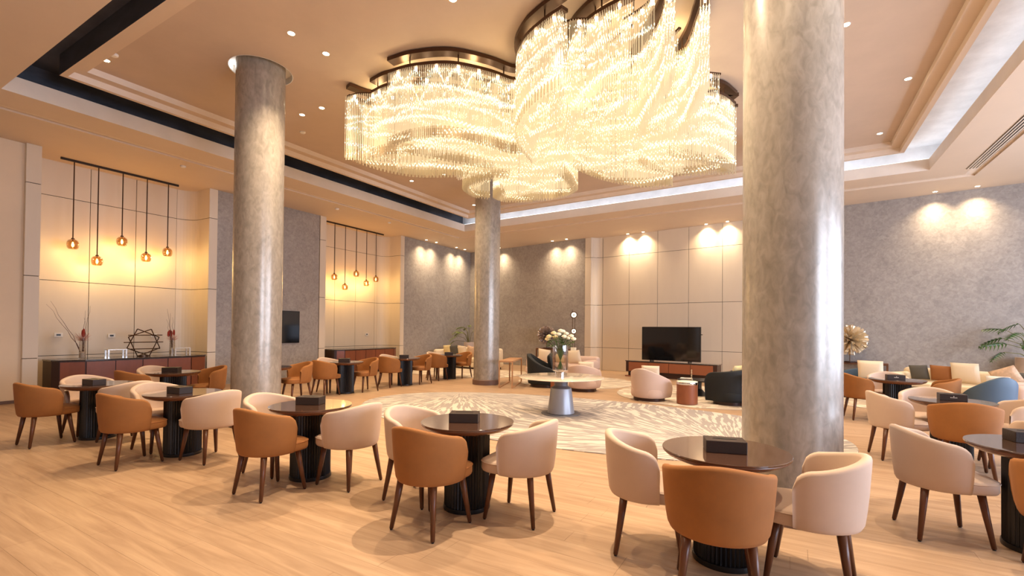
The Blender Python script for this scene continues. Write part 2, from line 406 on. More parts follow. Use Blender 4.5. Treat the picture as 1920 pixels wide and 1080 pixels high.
# ------------------------------------------------------------------ ceiling
def quad(o):
    """tray opening offset outwards by o"""
    return [(-10.1-o, 2.15-o), (2.55+o, 2.15-o), (2.55+o, 13.22+o), (-10.1-o, 13.72+o)]
BIG = [(-14.5, -6.6), (8.8, -6.6), (8.8, 19.3), (-14.5, 19.3)]
def ring(name, m, A, za, B, zb, parent, sides=(0, 1, 2, 3)):
    vs = [(*p, za) for p in A]+[(*p, zb) for p in B]
    return MB().add(vs, [(i, (i+1) % 4, 4+(i+1) % 4, 4+i) for i in sides]).build(name, m, parent)
COLS = [(-7.15, 4.33), (-7.19, 10.84), (0, 4.61), (0, 10.86)]
def upper_ceiling():
    bm = bmesh.new(); z = 5.5
    def loop(pts):
        v = [bm.verts.new((*p, z)) for p in pts]; return [bm.edges.new((v[i], v[(i+1) % len(v)])) for i in range(len(v))]
    es = loop(quad(-.75))
    for (x, y) in COLS: es += loop([(x+.445*math.cos(2*PI*k/40), y+.445*math.sin(2*PI*k/40)) for k in range(40)])
    bmesh.ops.triangle_fill(bm, use_beauty=True, use_dissolve=False, edges=es)
    me = bpy.data.meshes.new('ceiling'); bm.to_mesh(me); bm.free(); me.materials.append(MATS['ceiling_paint'])
    o = bpy.data.objects.new('ceiling', me); COL.objects.link(o); return tag(o, kind='structure')
ce = upper_ceiling()
ring('soffit', 'soffit_paint', BIG, 5.0, quad(.95), 5.0, ce)
ring('groove', 'trim_paint', quad(.95), 5.035, quad(.74), 5.035, ce)
ring('groove_side', 'soffit_paint', quad(.95), 5.0, quad(.95), 5.035, ce)
ring('groove_side', 'soffit_paint', quad(.74), 5.035, quad(.74), 5.0, ce)
ring('soffit', 'soffit_paint', quad(.74), 5.0, quad(0), 5.0, ce)
ring('fascia', 'trim_paint', quad(0), 5.0, quad(0), 5.25, ce)
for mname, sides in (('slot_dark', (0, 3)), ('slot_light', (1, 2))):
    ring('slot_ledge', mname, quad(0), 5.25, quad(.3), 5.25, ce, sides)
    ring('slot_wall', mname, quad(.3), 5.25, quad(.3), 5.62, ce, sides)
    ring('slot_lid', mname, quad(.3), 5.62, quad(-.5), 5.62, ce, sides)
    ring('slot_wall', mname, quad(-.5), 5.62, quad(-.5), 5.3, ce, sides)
ring('trim_step', 'soffit_paint', quad(-.5), 5.3, quad(-.58), 5.3, ce)
ring('trim_step', 'trim_paint', quad(-.58), 5.3, quad(-.58), 5.4, ce)
ring('trim_step', 'soffit_paint', quad(-.58), 5.4, quad(-.75), 5.4, ce)
ring('trim_step', 'trim_paint', quad(-.75), 5.4, quad(-.75), 5.5, ce)
# roof slab above everything so that no daylight leaks in
box('ceiling_slab', 'ceiling_paint', -14.5, 8.8, -6.7, 19.5, 5.85, 5.95, parent=ce)
# LED strips lying on the ledge of the far and right sides
q0, q1 = quad(.08), quad(.13)
for i, nm in ((1, 'x'), (2, 'y')):
    a, b, c, d = q0[i], q0[(i+1) % 4], q1[(i+1) % 4], q1[i]
    o = MB().add([(*a, 5.262), (*b, 5.262), (*c, 5.262), (*d, 5.262), (*a, 5.275), (*b, 5.275), (*c, 5.275), (*d, 5.275)],
             [(0, 3, 2, 1), (4, 5, 6, 7), (0, 1, 5, 4), (1, 2, 6, 5), (2, 3, 7, 6), (3, 0, 4, 7)]).build('led_strip', 'led_cool')
    tag(o, 'cool white light strip in the ceiling slot '+('along the right side' if nm == 'x' else 'above the television wall'), 'light strip')
# collars in the ceiling round each column
for (x, y) in COLS:
    mb = MB(); n = 40
    mb.lathe([(.445, 5.5), (.445, 5.60)], n, (x, y, 0), cap=False); mb.lathe([(.445, 5.60), (.34, 5.60)], n, (x, y, 0), cap=False)
    mb.lathe([(.455, 5.497), (.445, 5.497), (.445, 5.51)], n, (x, y, 0), cap=False)
    mb.build('column_collar', 'white_paint', ce, smooth=False)
    light('POINT', 'collar_glow', (x-.30, y-.26, 5.56), .5, (1, .95, .9), ce, shadow_soft_size=.03)

# supply-air grille in the right soffit
vg = thing('air_grille', 'long black slotted air grille set in the soffit on the right', 'grille', (3.36, 12.0, 5.0))
box('grille_back', 'black_plastic', -.1, .1, -1.25, 2.5, -.004, -.001, vg)
for k in range(4): box('slat', 'trim_paint', -.085+k*.05, -.085+k*.05+.018, -1.25, 2.5, -.012, .0, vg)
vg.location = (3.3, 11.9-.9, 4.999)

# ------------------------------------------------------------------ columns
clab = ['tall round plaster column at left with white ceiling collar', 'slim distant round plaster column behind the marble table vase',
        'massive round plaster column at right of the nearest table', 'round plaster column hidden behind the massive right column']
for (x, y), lb, cr_ in zip(COLS, clab, (1, 1, 1.055, 1)):
    c = thing('column', lb, 'column', (x, y, 0)); k_ = .347*cr_
    auto_smooth(MB().lathe([(k_, .0), (k_, 5.62)], 96).build('shaft', 'column_plaster', c))
    auto_smooth(MB().lathe([(k_+.001, 0), (k_+.03, 0), (k_+.03, .125), (k_+.024, .13), (k_+.014, .135), (k_+.001, .14)], 96, cap=False).build('base_ring', 'brown_skirting', c))

# ------------------------------------------------------------------ tub chair
def tub_shell(Rr=.290, front=.065, zb=.372, hb=.795, hf=.715, th=.052, nseg=34, rnd=.10, flare=.012):
    # plan path, left front to right front round the back
    pts = []
    L1 = front; La = PI*Rr; T = 2*L1+La
    for i in range(nseg+1):
        s = T*(0.5-0.5*math.cos(PI*i/nseg))*.35 + T*i/nseg*.65
        if s < L1: p = (-Rr*(1-.02*(L1-s)/L1), L1-s); nrm = (-1, 0)
        elif s > L1+La: p = (Rr*(1-.02*(s-L1-La)/L1), s-L1-La); nrm = (1, 0)
        else:
            a = PI+(s-L1)/Rr; p = (Rr*math.cos(a), Rr*math.sin(a)); nrm = (math.cos(a), math.sin(a))
        pts.append((p, nrm, min(s, T-s)))
    D = T/2
    vs = []; ns = 0
    for (p, nr_, d) in pts:
        f = d/D; e = f*f*(3-2*f)
        top = hf+(hb-hf)*e
        if d < rnd: q = 1-d/rnd; top -= rnd*1.0*(1-math.sqrt(max(0, 1-q*q)))
        H = top-zb
        prof = [(-.085, zb+.004), (-.05, zb), (-.032, zb+.006), (-.020, zb+.03), (-.010, zb+.25*H), (0, zb+.5*H), (flare*.7, zb+.8*H), (flare, top-.022), (flare-.004, top-.007),
                (flare-.016, top), (flare-th+.014, top), (flare-th+.003, top-.008), (flare-th, top-.024), (-th, zb+.7*H), (-th-.002, zb+.4*H), (-th-.004, zb+.05)]
        ns = len(prof)
        for (o, z) in prof: vs.append((p[0]+nr_[0]*o, p[1]+nr_[1]*o, z))
    fs = []; n = len(pts)
    for i in range(n-1):
        for k in range(ns): fs.append((i*ns+k, i*ns+(k+1) % ns, (i+1)*ns+(k+1) % ns, (i+1)*ns+k))
    fs.append(tuple(range(ns))); fs.append(tuple(reversed([(n-1)*ns+k for k in range(ns)])))
    return MB().add(vs, fs)
def seat_outline(k=1.0, n=40, w=.243, yb=-.235, yf=.288):
    out = []
    cy = (yb+yf)/2; hy = (yf-yb)/2
    for i in range(n):
        a = 2*PI*i/n; c, s = math.cos(a), math.sin(a); ex = 2/3.6 if s > 0 else 2/2.4
        out.append((k*w*math.copysign(abs(c)**ex, c), cy+k*hy*math.copysign(abs(s)**ex, s)))
    return out
def loft(rings, cap=True):
    vs = []; n = len(rings[0][0]); fs = []
    for (o, z) in rings: vs += [(x, y, z) for (x, y) in o]
    for i in range(len(rings)-1):
        for k in range(n): fs.append((i*n+k, i*n+(k+1) % n, (i+1)*n+(k+1) % n, (i+1)*n+k))
    if cap: fs.append(tuple(reversed(range(n)))); fs.append(tuple((len(rings)-1)*n+k for k in range(n)))
    return MB().add(vs, fs)
def make_chair(kind):
    t = thing('tub_chair', 'x', 'chair')
    m = kind+'_velvet'
    o = tub_shell().build('backrest', m, t, smooth=True)
    so = seat_outline
    o = loft([(so(.90), .374), (so(.97), .378), (so(1.0), .395), (so(1.0), .445), (so(.985), .456), (so(.93), .464), (so(.75), .472), (so(.4), .478), (so(.1), .479)]).build('seat', m, t, smooth=True)
    pp = [(x, y, .449) for (x, y) in so(1.003)]; pp.append(pp[0])
    MB().tube(pp, .0045, 6, cap=False).build('seat_piping', kind+'_piping', t, smooth=True)
    for sx in (-1, 1):
        for sy in (-1, 1):
            lg = MB().tube([(sx*.160, sy*.160, .385), (sx*.178, sy*.182, .22), (sx*.205, sy*.212, .010)], [.027, .022, .0155], 8).build('leg', 'walnut', t, smooth=True)
            MB().lathe([(.010, 0), (.011, .011)], 8, (sx*.205, sy*.212, 0)).build('foot_glide', 'black_plastic', lg)
    return t
proto = {'orange': make_chair('orange'), 'cream': make_chair('cream')}
used = {'orange': False, 'cream': False}
def chair(kind, x, y, deg, label, group):
    """deg: direction the sitter faces, 0 = +Y, counter-clockwise"""
    p = proto[kind]
    if used[kind]: o = dup(p, (x, y, 0), R(deg), label, group)
    else:
        o = p; o.location = (x, y, 0); o.rotation_euler = (0, 0, R(deg)); o['label'] = label; o['group'] = group; used[kind] = True
    return o

# ------------------------------------------------------------------ pedestal tables and tissue boxes
def make_table():
    t = thing('pedestal_table', 'x', 'table')
    r = .392
    auto_smooth(MB().lathe([(r-.006, .706), (r, .711), (r, .7185), (r-.002, .7205), (0, .7205)], 72).build('glass_top', 'table_top', t))
    auto_smooth(MB().lathe([(.20, .650), (r-.07, .662), (r-.022, .684), (r-.004, .702), (r-.006, .708), (.2, .708)], 72).build('wood_rim', 'table_edge', t))
    mb = MB(); n = 44; vs = []; fs = []; N = n*4
    prof = [.19, .183, .178, .183]
    for z in (.035, .655):
        for k in range(N): a = 2*PI*k/N; q = prof[k % 4]; vs.append((q*math.cos(a), q*math.sin(a), z))
    for k in range(N): fs.append((k, (k+1) % N, N+(k+1) % N, N+k))
    fs.append(tuple(range(N, 2*N)))
    mb.add(vs, fs).build('fluted_column', 'black_lacquer', t)
    auto_smooth(MB().lathe([(.196, 0), (.198, .012), (.196, .034), (.18, .036)], 64).build('foot_ring', 'black_lacquer', t))
    return t
tproto = make_table()
def make_box():
    t = thing('tissue_box', 'x', 'tissue box')
    box('case', 'box_leather', -.122, .122, -.075, .075, 0, .078, t, bevel=.004)
    auto_smooth(MB().lathe([(1, 0), (1, .002), (.0, .002)], 32, (0, 0, .0775), sx=.075, sy=.012).build('slot', 'box_slot', t))
    return t
bproto = make_box()
def emblem(t):
    # small foil crest above a row of tiny letters on the long face
    em = MB(); y = -.0757
    em.box(-.004, .004, y-.0004, y+.0004, .046, .054); em.box(-.0015, .0015, y-.0004, y+.0004, .054, .059)
    for k in range(8): em.box(-.030+k*.0078, -.0252+k*.0078, y-.0004, y+.0004, .033, .033+(.008 if k % 3 else .010))
    em.build('emblem', 'foil', t)
tused = [False, False]
def table(x, y, label, boxpos=None, brz=0, blabel=None, group='round pedestal tables'):
    global tproto
    if tused[0]: dup(tproto, (x, y, 0), random.random()*.1, label, group)
    else: tproto.location = (x, y, 0); tag(tproto, label, None, group); tused[0] = True
    if boxpos:
        z = .7205
        if tused[1]:
            o = dup(bproto, (*boxpos, z), R(brz), blabel, 'tissue boxes on the tables')
            if 'emblem' in blabel: emblem(o)
        else:
            bproto.location = (*boxpos, z); bproto.rotation_euler = (0, 0, R(brz)); tag(bproto, blabel, None, 'tissue boxes on the tables'); tused[1] = True

FR = [(-8.0, 2.67, 'leftmost'), (-6.18, 2.86, 'second from left'), (-4.17, 3.1, 'third from left'), (-2.36, 3.28, 'fourth from left'), (-.375, 3.42, 'nearest, beside the massive column')]
boxes = [(-7.88, 2.58, 8), (-6.14, 2.80, 6), (-4.22, 3.13, 27), (-2.37, 3.25, 28), (-.37, 3.38, 16)]
names = ['leftmost front-row table', 'second front-row table', 'third front-row table', 'fourth front-row table', 'nearest table by the massive column']
gc = 'tub chairs of the front row'
for i, ((x, y, nm), (bx, by, br)) in enumerate(zip(FR, boxes)):
    table(x, y, 'round dark glossy pedestal table, '+('the '+nm if i == 4 else nm+' in the front row'), (bx, by), br, 'dark leather tissue box on the '+names[i])
rot = [3, 4, 2, 3, 3]
CH = [ # A orange (facing +Y), B cream (+X side), C cream (-X side)
 [(-8.12, 2.19, 2), (-7.48, 2.78, 100), (-8.48, 2.72, -85)],
 [(-6.20, 2.36, 1), (-5.69, 2.92, 96), (-6.68, 2.84, -86)],
 [(-4.09, 2.62, 0), (-3.69, 3.18, 92), (-4.65, 3.03, -84)],
 [(-2.35, 2.81, -2), (-1.88, 3.35, 93), (-2.85, 3.22, -88)],
 [(-.36, 2.94, 10), (.105, 3.41, 84), (-.85, 3.34, -75)]]
for i, (a, b, c) in enumerate(CH):
    chair('orange', *a, 'orange velvet tub chair, back to us, at the '+names[i], gc)
    chair('cream', *b, 'cream velvet tub chair on the right of the '+names[i], gc)
    chair('cream', *c, 'cream velvet tub chair on the left of the '+names[i], gc)

# row along the left wall
gl = 'tub chairs of the left-wall row'
LR = [(-9.1, 4.05, 'before the long credenza'), (-8.82, 5.62, 'behind the left column'), (-8.82, 7.45, 'right of the wall television'), (-8.80, 9.38, 'before the second credenza'), (-8.83, 11.32, 'farthest along the left wall')]
for i, (x, y, nm) in enumerate(LR):
    table(x, y, 'round dark pedestal table '+nm, (x-.02, y-.02), 42, 'dark tissue box on the round table '+nm)
    if i == 1:
        chair('orange', x+.12, y+.5, 172, 'orange velvet tub chair just right of the left column', gl); continue
    chair('orange', x-.06, y-.49, 2, 'orange velvet tub chair, back to us, at the table '+nm, gl)
    chair('orange', x+.1, y+.5, 172, 'orange velvet tub chair facing us at the table '+nm, gl)
    chair('cream', x-.5, y-.02, -85, 'cream velvet tub chair nearest the wall at the table '+nm, gl)

# right side
gr = 'tub chairs on the right'
table(1.50, 4.72, 'round dark glossy pedestal table cut off by the right edge', (1.50, 4.88), 12, 'dark tissue box on the table cut off by the right edge')
chair('cream', .97, 4.70, -78, 'cream velvet tub chair with splayed legs, near the right edge', gr)
chair('orange', 1.50, 4.17, -8, 'orange velvet tub chair cut off by the bottom right edge', gr)
table(1.62, 7.38, 'round dark pedestal table behind a wide orange chair at right', (1.63, 7.40), 0, 'dark tissue box with foil emblem behind the wide orange chair')
chair('cream', 1.10, 7.27, -78, 'cream velvet tub chair left of the middle right-hand table', gr)
chair('orange', 1.60, 6.82, -5, 'wide orange velvet tub chair, back to us, at middle right-hand table', gr)
chair('cream', 1.52, 7.92, 168, 'cream velvet tub chair facing us at the middle right-hand table', gr)
chair('cream', 2.13, 7.45, 88, 'cream velvet tub chair right of the middle right-hand table', gr)
chair('cream', 2.02, 6.12, 20, 'cream velvet tub chair cut by the right edge above the nearest right table', gr)
table(1.55, 10.2, 'round dark pedestal table farthest back on the right', (1.52, 10.16), 5, 'dark tissue box with foil emblem on farthest right-hand table')
chair('orange', 1.08, 10.22, -75, 'orange velvet tub chair just right of the massive column', gr)
chair('cream', 1.50, 10.72, 178, 'pale tub chair behind the farthest right-hand table', gr)
chair('orange', 2.03, 10.08, 80, 'orange velvet tub chair right of the farthest right-hand table', gr)

# ------------------------------------------------------------------ rugs
def rug(name, label, cx, cy, rx, ry, m, z=.012, ex=1.0, n=96, rz=0):
    pts = []
    for k in range(n):
        a = 2*PI*k/n; c, s_ = math.cos(a), math.sin(a)
        x, y = rx*math.copysign(abs(c)**ex, c), ry*math.copysign(abs(s_)**ex, s_)
        pts.append((x*math.cos(rz)-y*math.sin(rz), x*math.sin(rz)+y*math.cos(rz)))
    o = loft([(pts, 0.001), (pts, z)]).build(name, m, loc=(cx, cy, 0)); tag(o, label, 'rug'); return o
rug('patterned_rug', 'large oval grey rug with radiating cream strokes under the marble table', -3.45, 7.55, 4.2, 2.15, 'rug_strokes', ex=.92)
rug('round_rug', 'round cream rug under the right-hand lounge chairs before the television', -1.75, 11.75, 1.95, 1.95, 'rug_small', z=.010)
rug('round_rug', 'round cream rug behind the marble table, left of the television rug', -5.35, 12.75, 1.66, 1.66, 'rug_small', z=.009)
rug('lounge_rug', 'cream rug beneath the sofa beside the distant column', -9.7, 13.3, 2.1, 1.5, 'rug_small', ex=.5, z=.010)
rug('lounge_rug', 'cream rug beneath the right-hand sofa, edge showing past the massive column', 3.0, 13.3, 2.3, 1.9, 'rug_small', ex=.6, z=.010)

# ------------------------------------------------------------------ credenzas in the alcoves
def chamfer_plan(L, D, c):   # local: x depth towards the room, y length
    return [(0, 0), (D-c*.55, 0), (D-.12, c*.18), (D, c), (D, L-c), (D-.12, L-c*.18), (D-c*.55, L), (0, L)]
def credenza(name, label, x, y, L, D, H, ndoor, c=.28):
    t = thing(name, label, 'credenza', (x, y, 0))
    pl = chamfer_plan(L, D, c); sc = lambda k: [(px*k if px > 0 else px, py) for px, py in pl]
    loft([([(px-.07 if px > 0 else px, py) for px, py in pl], 0), ([(px-.07 if px > 0 else px, py) for px, py in pl], .06)]).build('plinth', 'dark_frame', t)
    loft([(pl, .06), (pl, H-.03)]).build('carcass', 'dark_frame', t)
    big = [(px+(.012 if px > 0 else 0), py+(.012 if py > L/2 else -.012)) for px, py in pl]
    loft([(big, H-.028), (big, H)]).build('stone_top', 'stone_dark', t, bevel=.004)
    w_ = (L-2*c)/ndoor
    for k in range(ndoor):
        box('door', 'rust_wood', D, D+.014, c+k*w_+.008, c+(k+1)*w_-.008, .075, H-.045, t, bevel=.003)
    # chamfered end doors
    for (a, b) in (((D-.12, c*.18), (D, c)), ((D, L-c), (D-.12, L-c*.18))):
        A, B = Vector((*a, 0)), Vector((*b, 0)); d = (B-A).normalized(); nrm = Vector((d.y, -d.x, 0))
        vs = [];
        for z in (.075, H-.045):
            for q in (A+d*.012, B-d*.012, B-d*.012+nrm*.014, A+d*.012+nrm*.014): vs.append((q.x, q.y, z))
        MB().add(vs, [(0, 3, 2, 1), (4, 5, 6, 7), (0, 1, 5, 4), (1, 2, 6, 5), (2, 3, 7, 6), (3, 0, 4, 7)]).build('door', 'rust_wood', t)
    return t
credenza('credenza', 'long rust wood credenza with dark stone top in the left alcove', -12.96, 3.42, 2.84, .72, .81, 4, .45)
credenza('credenza', 'rust wood credenza with dark stone top in the farther alcove', -12.96, 10.02, 2.7, .72, .81, 5)

# wall sockets
def socket(x, y, z, lab):
    t = thing('wall_socket', lab, 'socket', (x, y, z), group='wall sockets in the alcoves')
    box('plate', 'socket_white', 0, .010, -.07, .07, -.045, .045, t, bevel=.004)
    box('insert', 'black_plastic', .010, .012, -.035, .035, -.018, .018, t)
socket(-13.50, 3.80, 1.29, 'white wall socket left of the tall dried-flower vase')
socket(-13.50, 4.72, 1.27, 'white wall socket between the vase and wire sculpture')
socket(-13.50, 5.56, 1.27, 'white wall socket behind the wire sculpture')
socket(-13.50, 12.35, 1.27, 'single white wall socket above the farther credenza')

# dried arrangements
def dried_vase(x, y, h, lab, tall, seed):
    rnd = random.Random(seed)
    t = thing('glass_vase', lab, 'vase', (x, y, .81))
    auto_smooth(MB().lathe([(.055, 0), (.058, .01), (.058, h), (.054, h), (.054, .02), (0, .02)], 28, cap=False).build('cylinder', 'clear_glass', t))
    auto_smooth(MB().lathe([(.05, .022), (.052, .05), (.05, .13), (.03, .145), (0, .148)], 20).build('filling', 'pebbles', t))
    for k, (dx, dz) in enumerate(tall):
        pts = []; cx = 0; cy = 0
        for i in range(9):
            f = i/8; pts.append((.0+rnd.uniform(-.015, .015), dx*f**1.2+rnd.uniform(-.018, .018), .05+dz*f))
        MB().tube(pts, [.006*(1-.75*i/8) for i in range(9)], 5).build('twig', 'branch', t)
    for k in range(5):
        a = rnd.uniform(0, 6.28); r_ = rnd.uniform(.01, .05)
        MB().tube([(0, 0, .1), (r_*math.cos(a)*.6, r_*math.sin(a)*.6, h), (r_*math.cos(a)*1.6, r_*math.sin(a)*1.6, h+.1)], .003, 5).build('stem', 'branch', t)
        MB().lathe([(.0, 0), (.018, .02), (.024, .07), (.02, .12), (.0, .15)], 8, (r_*math.cos(a)*1.6, r_*math.sin(a)*1.6, h+.02+rnd.uniform(0, .05))).build('dried_flower', 'dried_red', t)
    mb = MB()
    for k in range(120):
        a = rnd.uniform(0, 6.28); r_ = rnd.uniform(.05, .16); z = h+rnd.uniform(-.05, .12)
        mb.tube([(0, 0, h-.05), (r_*math.cos(a), r_*math.sin(a), z)], [.0028, .0012], 3)
    o = mb.build('pink_grass', 'dried_pink', t); o['kind'] = 'stuff'
dried_vase(-12.62, 3.93, .42, 'glass vase of red dried flowers and tall leaning twigs at credenza left', [(-.52, 1.12), (-.56, 1.05), (.04, .95), (.12, 1.05), (.03, .8)], 4)
dried_vase(-12.72, 5.62, .40, 'glass vase of red dried flowers with curly twigs at credenza right', [(-.10, 1.05), (-.06, .95), (.02, .85), (-.12, .8)], 9)

# wire sculpture: two interlocked tilted squares crossed by three bars
def wire_sculpture():
    t = thing('wire_sculpture', 'dark metal sculpture of interlocked tilted squares crossed by three bars', 'sculpture', (-12.72, 5.05, .81))
    th = .011
    def sq(x, hw, rot, cz, name):
        pts = []
        for k in range(5):
            a = rot+PI/4+k*PI/2; pts.append((x, hw*1.414*math.cos(a), cz+hw*1.414*math.sin(a)))
        for k in range(4): MB().tube([pts[k], pts[k+1]], th, 4).build(name, 'bronze_metal', t)
    sq(.02, .235, R(22), .31, 'frame_bar'); sq(-.03, .235, R(-24), .31, 'frame_bar')
    for z, a, b in ((.17, -.28, .30), (.32, -.40, .36), (.48, -.32, .34)):
        MB().tube([(.05, a, z), (.05, b, z)], .010, 4).build('cross_bar', 'bronze_metal', t)
    MB().tube([(-.03, .0, .0), (-.03, .0, .02)], .1, 20).build('foot', 'bronze_metal', t)
wire_sculpture()
# small metal risers
def riser(x, y, lab):
    t = thing('riser_stand', lab, 'stand', (x, y, .81), group='metal risers on the long credenza')
    box('shelf', 'acrylic', -.09, .09, -.17, .17, .165, .185, t, bevel=.003)
    for sx in (-.078, .078):
        for sy in (-.155, .155): box('leg', 'acrylic', sx-.012, sx+.012, sy-.014, sy+.014, 0, .165, t)
riser(-12.55, 4.47, 'small shiny four-legged riser between the left vase and wire sculpture')
riser(-12.52, 5.72, 'small shiny four-legged riser at the right end of credenza')

# wall television on the grey wall (left)
tv = thing('wall_television', 'black television hung on the grey wall by the left column', 'television', (XL-.015, 8.66, 1.51))
box('casing', 'black_plastic', .0, .045, -.29, .29, -.47, .47, tv, bevel=.004); box('screen', 'black_screen', .045, .048, -.278, .278, -.455, .455, tv)

# ------------------------------------------------------------------ pendants
def pendant_proto():
    t = thing('pendant_lamp', 'x', 'pendant lamp')
    auto_smooth(MB().lathe([(.035, .115), (.07, .10), (.098, .06), (.104, .0), (.094, -.06), (.075, -.085), (.072, -.083), (.09, -.058), (.1, .0), (.094, .057), (.068, .096), (.035, .11)], 28, cap=False).build('glass_shade', 'smoke_glass', t), 80)
    auto_smooth(MB().lathe([(.028, .11), (.03, .135), (.012, .15), (.0, .15)], 16).build('shade_cap', 'bronze_metal', t))
    auto_smooth(MB().lathe([(.0, -.05), (.016, -.04), (.024, -.012), (.020, .02), (.011, .05), (.010, .07)], 12).build('bulb', 'bulb_glow', t))
    MB().lathe([(.013, .06), (.013, .11)], 10).build('bulb_socket', 'bronze_metal', t)
    return t
pp = pendant_proto(); pused = False
def pendants(bar_y0, bar_y1, lst, where):
    global pused
    X = -13.08
    b = box('pendant_rail', 'black_metal', X-.018, X+.018, bar_y0, bar_y1, 4.955, 5.0); tag(b, 'long slim black rail on the ceiling of the '+where, 'rail')
    ords = ['leftmost', 'lowest, second from the left', 'highest, in the middle', 'second from the right', 'rightmost']
    for i, (y, z) in enumerate(lst):
        if pused: o = dup(pp, (X, y, z), 0)
        else: o = pp; o.location = (X, y, z); pused = True
        tag(o, 'smoked glass pendant lamp in the %s, %s' % (where, ords[i]), None, 'pendants in the '+where)
        MB().tube([(0, 0, .14), (0, 0, 4.955-z)], .011, 8).build('suspension_rod', 'bronze_metal', o)
        light('POINT', 'pendant_bulb_light', (0, 0, -.12), 9, (1, .64, .22), o, shadow_soft_size=.03)
pendants(3.66, 5.86, [(3.88, 3.2), (4.29, 2.9), (4.73, 3.4), (5.2, 3.1), (5.64, 3.29)], 'left alcove')
pendants(10.15, 12.72, [(10.53, 3.18), (10.97, 2.88), (11.45, 3.38), (11.91, 3.09), (12.36, 3.28)], 'farther alcove')

# ------------------------------------------------------------------ downlights
def dl_proto():
    t = thing('downlight', 'x', 'downlight')
    auto_smooth(MB().lathe([(.052, -.002), (.05, -.006), (.036, -.004), (.034, .0)], 24, cap=False).build('trim_ring', 'white_trim', t))
    MB().lathe([(.044, -.0065), (.0, -.007)], 20).build('lens', 'downlight_glow', t)
    return t
dp = dl_proto(); dused = False
def downlight(x, y, z, lab, grp, W, spot=R(70), tilt=None, col=(1, .74, .46)):
    global dused
    if dused: o = dup(dp, (x, y, z-.001), 0)
    else: o = dp; o.location = (x, y, z-.001); dused = True
    tag(o, lab, None, grp)
    l = light('SPOT', 'downlight_beam', (0, 0, -.02), W, col, o, spot_size=spot, spot_blend=1, shadow_soft_size=.03)
    if tilt: l.rotation_euler = tilt
    return o
up = [(-8.9, 2.98, 'nearest the tray corner, far left'), (-5.86, 3.96, 'above the tables, left of the highest one'), (-5.85, 4.51, 'above the tables, beside the left cluster of two'), (-3.54, 4.52, 'at the very top, left of chandelier'),
      (-7.92, 5.6, 'just right of the left column collar'), (-7.36, 5.6, 'second right of the left column collar'), (-7.74, 9.6, 'below the left tip of the chandelier'), (-8.85, 9.6, 'beside the tray edge below the chandelier'),
      (-8.8, 12.45, 'in the far tray corner by the distant column'), (.61, 7.43, 'right beside the massive column'), (1.58, 9.5, 'right part of the tray, middle'), (1.53, 11.85, 'right part of the tray near its corner')]
for x, y, n in up:
    downlight(x, y, 5.5, 'small glowing ceiling downlight '+n, 'downlights in the raised ceiling', 400 if y < 4.6 and x > -8 else (380 if y > 9 else 220), R(120))
fwp = lambda s, n: P0+Vector((math.cos(EANG), math.sin(EANG), 0))*s+Vector((math.sin(EANG), -math.cos(EANG), 0))*n
for k, (x, y) in enumerate([(-12.37, 14.3), (-12.37, 14.9), (-12.37, 16.25), (-12.37, 16.85)]):
    n = ['first', 'second', 'third', 'fourth'][k]
    downlight(x, y, 5.0, 'recessed wall-washer over the grey left wall, %s from the alcove' % n, 'wall-washers', 95, R(56), (0, R(11), 0), (1, .80, .55))
for k, s in enumerate([1.95, 4.65, 5.3]):
    p = fwp(s, .27); n = ['just right of the distant column', 'left of the pair near the pilaster', 'right of the pair near the pilaster'][k]
    downlight(p.x, p.y, 5.0, 'recessed wall-washer over the grey far wall, '+n, 'wall-washers', 95, R(56), (R(11), 0, EANG), (1, .80, .55))
for k, s in enumerate([7.62, 8.2, 10.35, 11.0]):
    p = fwp(s, -.16); n = ['leftmost', 'second', 'third', 'fourth'][k]
    downlight(p.x, p.y, 5.0, 'recessed wall-washer over the cream television wall panels, '+n, 'wall-washers', 150, R(56), (R(9), 0, EANG), (1, .84, .6))
for k, s in enumerate([15.9, 16.65, 19.5]):
    p = fwp(s, .27); n = ['left', 'right', 'outermost'][k]
    downlight(p.x, p.y, 5.0, 'recessed wall-washer over the right grey wall, %s one' % n, 'wall-washers', 95, R(56), (R(11), 0, EANG), (1, .80, .55))
# unseen spots without fixtures: front ones cast chair shadows, back ones added as fill
for x, y, z, W in [(-1.7, 4.1, 5.45, 1300), (1.2, 4.5, 5.45, 500), (-.2, 3.4, 5.45, 450), (-6.5, 1.3, 4.95, 150), (-3.0, 1.0, 4.95, 180), (-3.0, 10.4, 5.45, 650), (-5.2, 11.6, 5.45, 500), (-1.0, 11.2, 5.45, 500)]:
    light('SPOT', 'unseen_spot', (x, y, z), W, (1, .79, .55), spot_size=R(125), spot_blend=1, shadow_soft_size=.03)
# smoke detectors and sprinklers
for k, (x, y, z, lb) in enumerate([(-11.43, 5.2, 5, 'white smoke detector on the soffit before the left alcove'), (-11.48, 9.31, 5, 'small white detector on soffit between the two alcoves'), (-11.44, 11.37, 5, 'white smoke detector on the soffit before the farther alcove'),
        (-8.6, 2.62+.35, 5.5, 'small white sensor beside the far-left downlight'), (-8.6, 6.1, 5.5, 'small white sensor below the downlights near the left column')]):
    t = thing('smoke_detector', lb, 'detector', (x, y, z-.001), group='ceiling detectors')
    auto_smooth(MB().lathe([(.055, 0), (.055, -.02), (.04, -.035), (.0, -.036)], 24).build('housing', 'white_trim', t))

